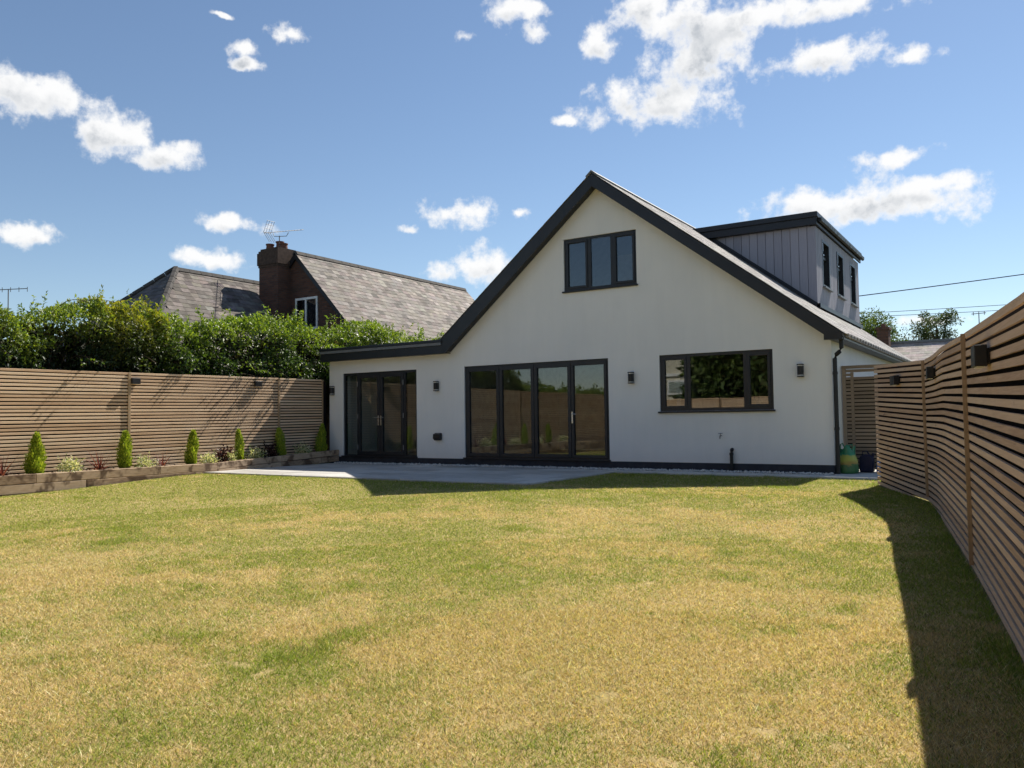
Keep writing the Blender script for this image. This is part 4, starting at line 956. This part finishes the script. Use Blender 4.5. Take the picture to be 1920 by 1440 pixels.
# lower hipped wing
hx, hz_, hy = -24.0, 6.24, 1.72; e2 = 2.5; dz = hz_-e2
MB().prism([(hx-dz+.3, -.2), (hx+dz-.3, -.2), (hx+dz-.3, e2-.02), (hx-dz+.3, e2-.02)], 'y', hy-dz+.3, 8).build('wall', 'brick', NB)
hp = MB().quad((hx, hy, hz_-.02), (hx+dz, hy-dz, e2-.02), (hx+dz, 8, e2-.02), (hx, 8, hz_-.02)).quad((hx, hy, hz_-.02), (hx-dz, hy-dz, e2-.02), (hx-dz, 8, e2-.02), (hx, 8, hz_-.02)).quad((hx, hy, hz_-.02), (hx+dz, hy-dz, e2-.02), (hx-dz, hy-dz, e2-.02)).build('roof', 'lead', NB)
c45 = math.cos(math.pi/4); SL = dz/c45
g1 = slate_geo((hx, hy-dz, hz_), (0, 1, 0), (c45, 0, -c45), 8-hy+dz, SL, .30, .21, .011, clip=lambda a, s: a > dz-s*c45+.04, jit=.012)
g2 = slate_geo((hx-dz, hy, hz_), (1, 0, 0), (0, -c45, -c45), 2*dz, SL, .30, .21, .011, clip=lambda a, s: abs(a-dz) < s*c45-.04, jit=.012)
slate_stuff('roof_slates', g1, hp, (.145, .128, .115), .26); slate_stuff('roof_slates', g2, hp, (.13, .12, .118), .2)
rd = MB()
for s in np.linspace(0, 1, 17)[:-1]:
    for sg in (1, -1):
        a = Vector((hx+sg*dz*s, hy-dz*s, hz_-dz*s)); b_ = Vector((hx+sg*dz*(s+.061), hy-dz*(s+.061), hz_-dz*(s+.061)+.02))
        rd.tube([tuple(a+Vector((0, 0, .01))), tuple(b_)], .11, 6)
for yv in np.arange(hy, 7.8, .45): rd.prism([(hx-.14, hz_-.07), (hx-.06, hz_+.06), (hx+.06, hz_+.06), (hx+.14, hz_-.07)], 'y', yv, yv+.44)
rd.build('hip_tiles', 'ridge_tile', hp)
# aerials
A = thing('tv_aerial', 'yagi television aerial on the brick chimney', 'aerial', (-22.67, 5, 7.3))
b = MB().tube([(-22.67, 5, 7.28), (-22.67, 5, 7.80)], .018, 6); b.build('mast', 'galvanised', A)
MB().tube([(-22.67, 5, 7.78), (-22.95, 5, 7.82), (-23.0, 5, 7.93)], .012, 6).tube([(-22.67, 5, 7.78), (-22.3, 5, 7.74), (-22.19, 5, 7.86)], .012, 6).build('cradle', 'galvanised', A)
bm_ = MB().tube([(-23.5, 5, 8.02), (-21.54, 5, 7.86)], .013, 6).build('boom', 'galvanised', A)
for i, s in enumerate(np.linspace(.16, .98, 12)):
    x = -23.5+1.96*s; z = 8.02-.16*s; MB().tube([(x, 4.86, z-.035), (x, 5.14, z+.035)], .012, 5).build('element', 'galvanised', A)
b = MB()
for dy in (-.16, -.06, .06, .16): b.tube([(-23.12, 5+dy, 8.40), (-23.33, 5+dy, 8.00), (-23.02, 5+dy, 7.60)], .009, 5)
for s in (0, .33, .66, 1): b.tube([(-23.12-.21*s, 4.82, 8.40-.40*s), (-23.12-.21*s, 5.18, 8.40-.40*s)], .008, 5)
b.build('reflector', 'galvanised', A)
A = thing('tv_aerial', 'distant thin aerial sticking up above the hedge at the left edge', 'aerial', (-31.8, .15, 4)); MB().tube([(-31.82, .13, -.1), (-31.82, .13, 6.12)], .02, 6).build('mast', 'galvanised', A)
MB().tube([(-32.6, -.3, 6.10), (-31.2, .5, 6.14)], .016, 5).build('boom', 'galvanised', A)
for s in np.linspace(0, 1, 6): MB().tube([(-32.6+1.4*s, -.3+.8*s, 6.02), (-32.6+1.4*s, -.3+.8*s, 6.20)], .012, 5).build('element', 'galvanised', A)

# ------------------------------------------------------------------ trees
def tree(name, label, base, hgt, crown, n, ll, cols, seed, open_=.35, trunk=.16, cat='tree', group=None):
    rs = random.Random(seed); t = thing(name, label, cat, base, group); bx_, by_, bz_ = base
    cz = bz_+hgt-crown[2]; c0 = Vector((bx_, by_, cz))
    tk = MB(); tk.tube([(bx_, by_, bz_-.2), (bx_+.05, by_, bz_+hgt*.3), (bx_+rs.uniform(-.2, .2), by_+rs.uniform(-.2, .2), cz), (bx_, by_, bz_+hgt*.86)], [trunk, trunk*.8, trunk*.5, trunk*.12], 9)
    ends = []
    for k in range(16):
        th = k*2.4+rs.uniform(-.3, .3); e = rs.uniform(-.5, 1.1); rr = rs.uniform(.55, .95)
        p = c0+Vector((crown[0]*rr*math.cos(th)*math.cos(e), crown[1]*rr*math.sin(th)*math.cos(e), crown[2]*rr*math.sin(e)))
        s = Vector((bx_, by_, bz_+hgt*.3+(cz-bz_-hgt*.3)*rs.random()))
        tk.tube([tuple(s), tuple((s*.5+p*.5)+Vector((0, 0, .15))), tuple(p)], [trunk*.35, trunk*.2, trunk*.05], 6, False); ends.append(p)
    tk.build('trunk', 'bark', t)
    m_ = 60; cl = [e+Vector((rs.gauss(0, .12)*crown[0], rs.gauss(0, .12)*crown[1], rs.gauss(0, .12)*crown[2])) for e in ends for _ in range(2)]
    while len(cl) < m_:
        v = Vector((rs.gauss(0, 1), rs.gauss(0, 1), rs.gauss(0, 1))).normalized()*rs.uniform(.5, .95); cl.append(c0+Vector((v.x*crown[0], v.y*crown[1], v.z*crown[2])))
    cl = np.array([tuple(c) for c in cl]); idx = RNG.integers(0, len(cl), n); rad = min(crown)*open_*RNG.uniform(.6, 1.2, len(cl))
    v = rand_dirs(n); c = cl[idx]+v*(rad[idx]*RNG.random(n)**.45)[:, None]
    L = RNG.uniform(.7, 1.3, n)*ll
    o = link(bpy.data.objects.new('crown', leaf_mesh('crown', c, v+RNG.normal(0, .6, (n, 3)), rand_dirs(n, .8), L, L*.5, pick(cols, n, .22)*(.75+.5*vnoise(c, .9, seed))[:, None], 'leaf_soft')), t); o['kind'] = 'stuff'
GREEN = [(.06, .10, .022), (.085, .13, .028), (.045, .08, .02)]
tree('broadleaf_tree', 'leafy green tree just behind the dormer', (-6.75, 29, -.1), 6.25, (1.15, 1.15, 1.1), 6500, .11, [(.10, .15, .035), (.14, .19, .04), (.07, .11, .03)], 3)
tree('wispy_tree', 'thin wispy tree above the distant slate roof', (-7.2, 44, -.1), 7.2, (1.7, 1.7, 1.5), 900, .17, [(.07, .09, .06), (.09, .11, .07)], 5, .30, .08)
tree('airy_tree', 'open crowned tree behind the right fence and distant roof', (-5.0, 46, -.1), 8.1, (1.7, 1.7, 1.3), 3600, .15, [(.07, .10, .05), (.09, .12, .055), (.05, .075, .04)], 9, .28)
tree('small_tree', 'small green tree beside the distant brick chimney', (-5.6, 30, -.1), 5.1, (.9, .9, .7), 2200, .11, GREEN, 12)
tree('small_tree', 'small dark tree glimpsed above the left roof slope', (-20.5, 22, -.1), 7.0, (1.3, 1.6, 1.5), 3000, .12, GREEN, 13)
for i, (x, y, h_, r_) in enumerate([(-12.0, -23, 6.5, 1.9), (-9.0, -23.5, 8, 2.4), (-5.0, -23.5, 8, 2.8), (-10.5, -26.5, 9, 3), (-1, -25, 8, 2.8)]):
    tree('garden_tree', ['bushy tree behind the rear fence, %s' % q for q in ('lowest, next to the pale house', 'in front of the tallest one', 'right of the middle', 'tallest and farthest back', 'at the right corner')][i], (x, y, -.5), h_, (r_, r_, h_*.47), 15000, .36, [(.09, .14, .03), (.12, .17, .035), (.06, .10, .025)], 20+i, .6, .2, group='trees behind the rear fence')
PH = thing('pale_house', 'pale rendered house beyond the rear fence, mirrored in the wide window', 'house', (-17, -30, -.6))
bx(-20, -14.3, -33, -27.5, -.6, 4.6).build('wall', 'blind_fabric', PH)
for z_ in (1.9, 3.3): bx(-20, -14.28, -27.5, -27.42, z_, z_+.14).build('string_course', 'white_paint', PH)
MB().prism([(-20.3, 4.6), (-14.0, 4.6), (-17.1, 7.2)], 'y', -33.2, -27.3).build('roof', 'lead', PH)
w_ = bx(-16.9, -15.6, -27.49, -27.44, 2.3, 3.1).build('window', 'white_paint', PH); bx(-16.8, -15.7, -27.437, -27.43, 2.4, 3.0).build('pane', 'glass', w_)
# rear fence (mirrored in the windows)
RR = thing('slatted_fence', 'slat fence closing the far end of the garden behind the viewer', 'fence', (-7, -19.4, -.4))
me = bx(0, 3.9, 0, .018, -.049, 0).mesh('slat', 'larch_pale', bevel=.003)
for k in range(4):
    for i in range(33):
        o = bpy.data.objects.new('slat', me); link(o, RR, (-15.2+k*4.0, -19.35, 1.85-i*PITCH))
    bx(-15.25+k*4.0, -15.205+k*4.0, -19.36, -19.31, -.5, 1.87).build('post', 'trim_wood', RR)
bx(-15.2, .8, -19.40, -19.39, -.5, 1.84).build('backing_sheet', 'backing', RR)

# ------------------------------------------------------------------ distant house on the right, wires
FH = thing('distant_house', 'distant low house with pale slate roof and brick chimney', 'house', (-3.5, 28, 0))
bx(-7.5, 2.5, 25.6, 30, -.1, 3.1).build('wall', 'brick', FH)
fr_ = MB().quad((-7.8, 25.2, 3.0), (2.8, 25.2, 3.0), (2.8, 27.6, 4.42), (-7.8, 27.6, 4.42)).quad((-7.8, 30.2, 3.0), (2.8, 30.2, 3.0), (2.8, 27.6, 4.42), (-7.8, 27.6, 4.42)).build('roof', 'lead', FH)
dn = np.array([0, -2.4, -1.42]); S_ = np.linalg.norm(dn); 
slate_stuff('roof_slates', slate_geo((-7.8, 27.6, 4.44), (1, 0, 0), tuple(dn/S_), 10.6, S_, .33, .24, .007, jit=.01), fr_, (.42, .37, .34), .15)
MB().box(-7.8, 2.8, 27.48, 27.72, 4.42, 4.53).build('ridge_tiles', 'lead', fr_)
c_ = MB().box(-5.95, -5.45, 26.6, 27.3, 3.2, 5.05).box(-6.0, -5.4, 26.55, 27.35, 5.05, 5.17).build('chimney', 'brick', FH)
MB().tube([(-5.7, 26.95, 5.17), (-5.7, 26.95, 5.35)], [.12, .10], 10).build('chimney_pot', 'terracotta', c_)
def wire(label, p, q, sag, r_):
    p, q = Vector(p), Vector(q)
    o = MB().tube([tuple(p.lerp(q, s)-Vector((0, 0, 4*sag*s*(1-s)))) for s in np.linspace(0, 1, 17)], r_, 5, False).build('overhead_wire', 'cable'); tag(o, label, 'wire', 'overhead wires')
def off(a, b, ta, tb):
    a, b = Vector(a), Vector(b); return tuple(a.lerp(b, ta)), tuple(a.lerp(b, tb))
p, q = off((-5.13, 17.24, 5.48), (.03, 20.5, 6.22), -.5, 2.2); wire('thick overhead wire running from behind the dormer to the right', p, q, .05, .018)
p, q = off((-7.0, 32.4, 6.59), (-1.35, 36.0, 6.93), -.3, 2.5); wire('upper of two thin distant wires above the trees', p, q, .05, .014)
p, q = off((-7.0, 32.4, 6.42), (-1.35, 36.0, 6.72), -.3, 2.5); wire('lower of two thin distant wires above the trees', p, q, .12, .014)
A = thing('tv_aerial', 'tiny distant aerial peeping over the right fence', 'aerial', (-2.0, 34, 4)); MB().tube([(-2.02, 33.5, 0), (-2.02, 33.5, 6.25)], .025, 6).build('mast', 'galvanised', A)
MB().tube([(-2.35, 33.4, 6.22), (-1.7, 33.6, 6.26)], .02, 5).build('boom', 'galvanised', A)
for s in (-.25, 0, .25): MB().tube([(-2.02+s, 33.5, 6.15), (-2.02+s, 33.5, 6.34)], .018, 5).build('element', 'galvanised', A)
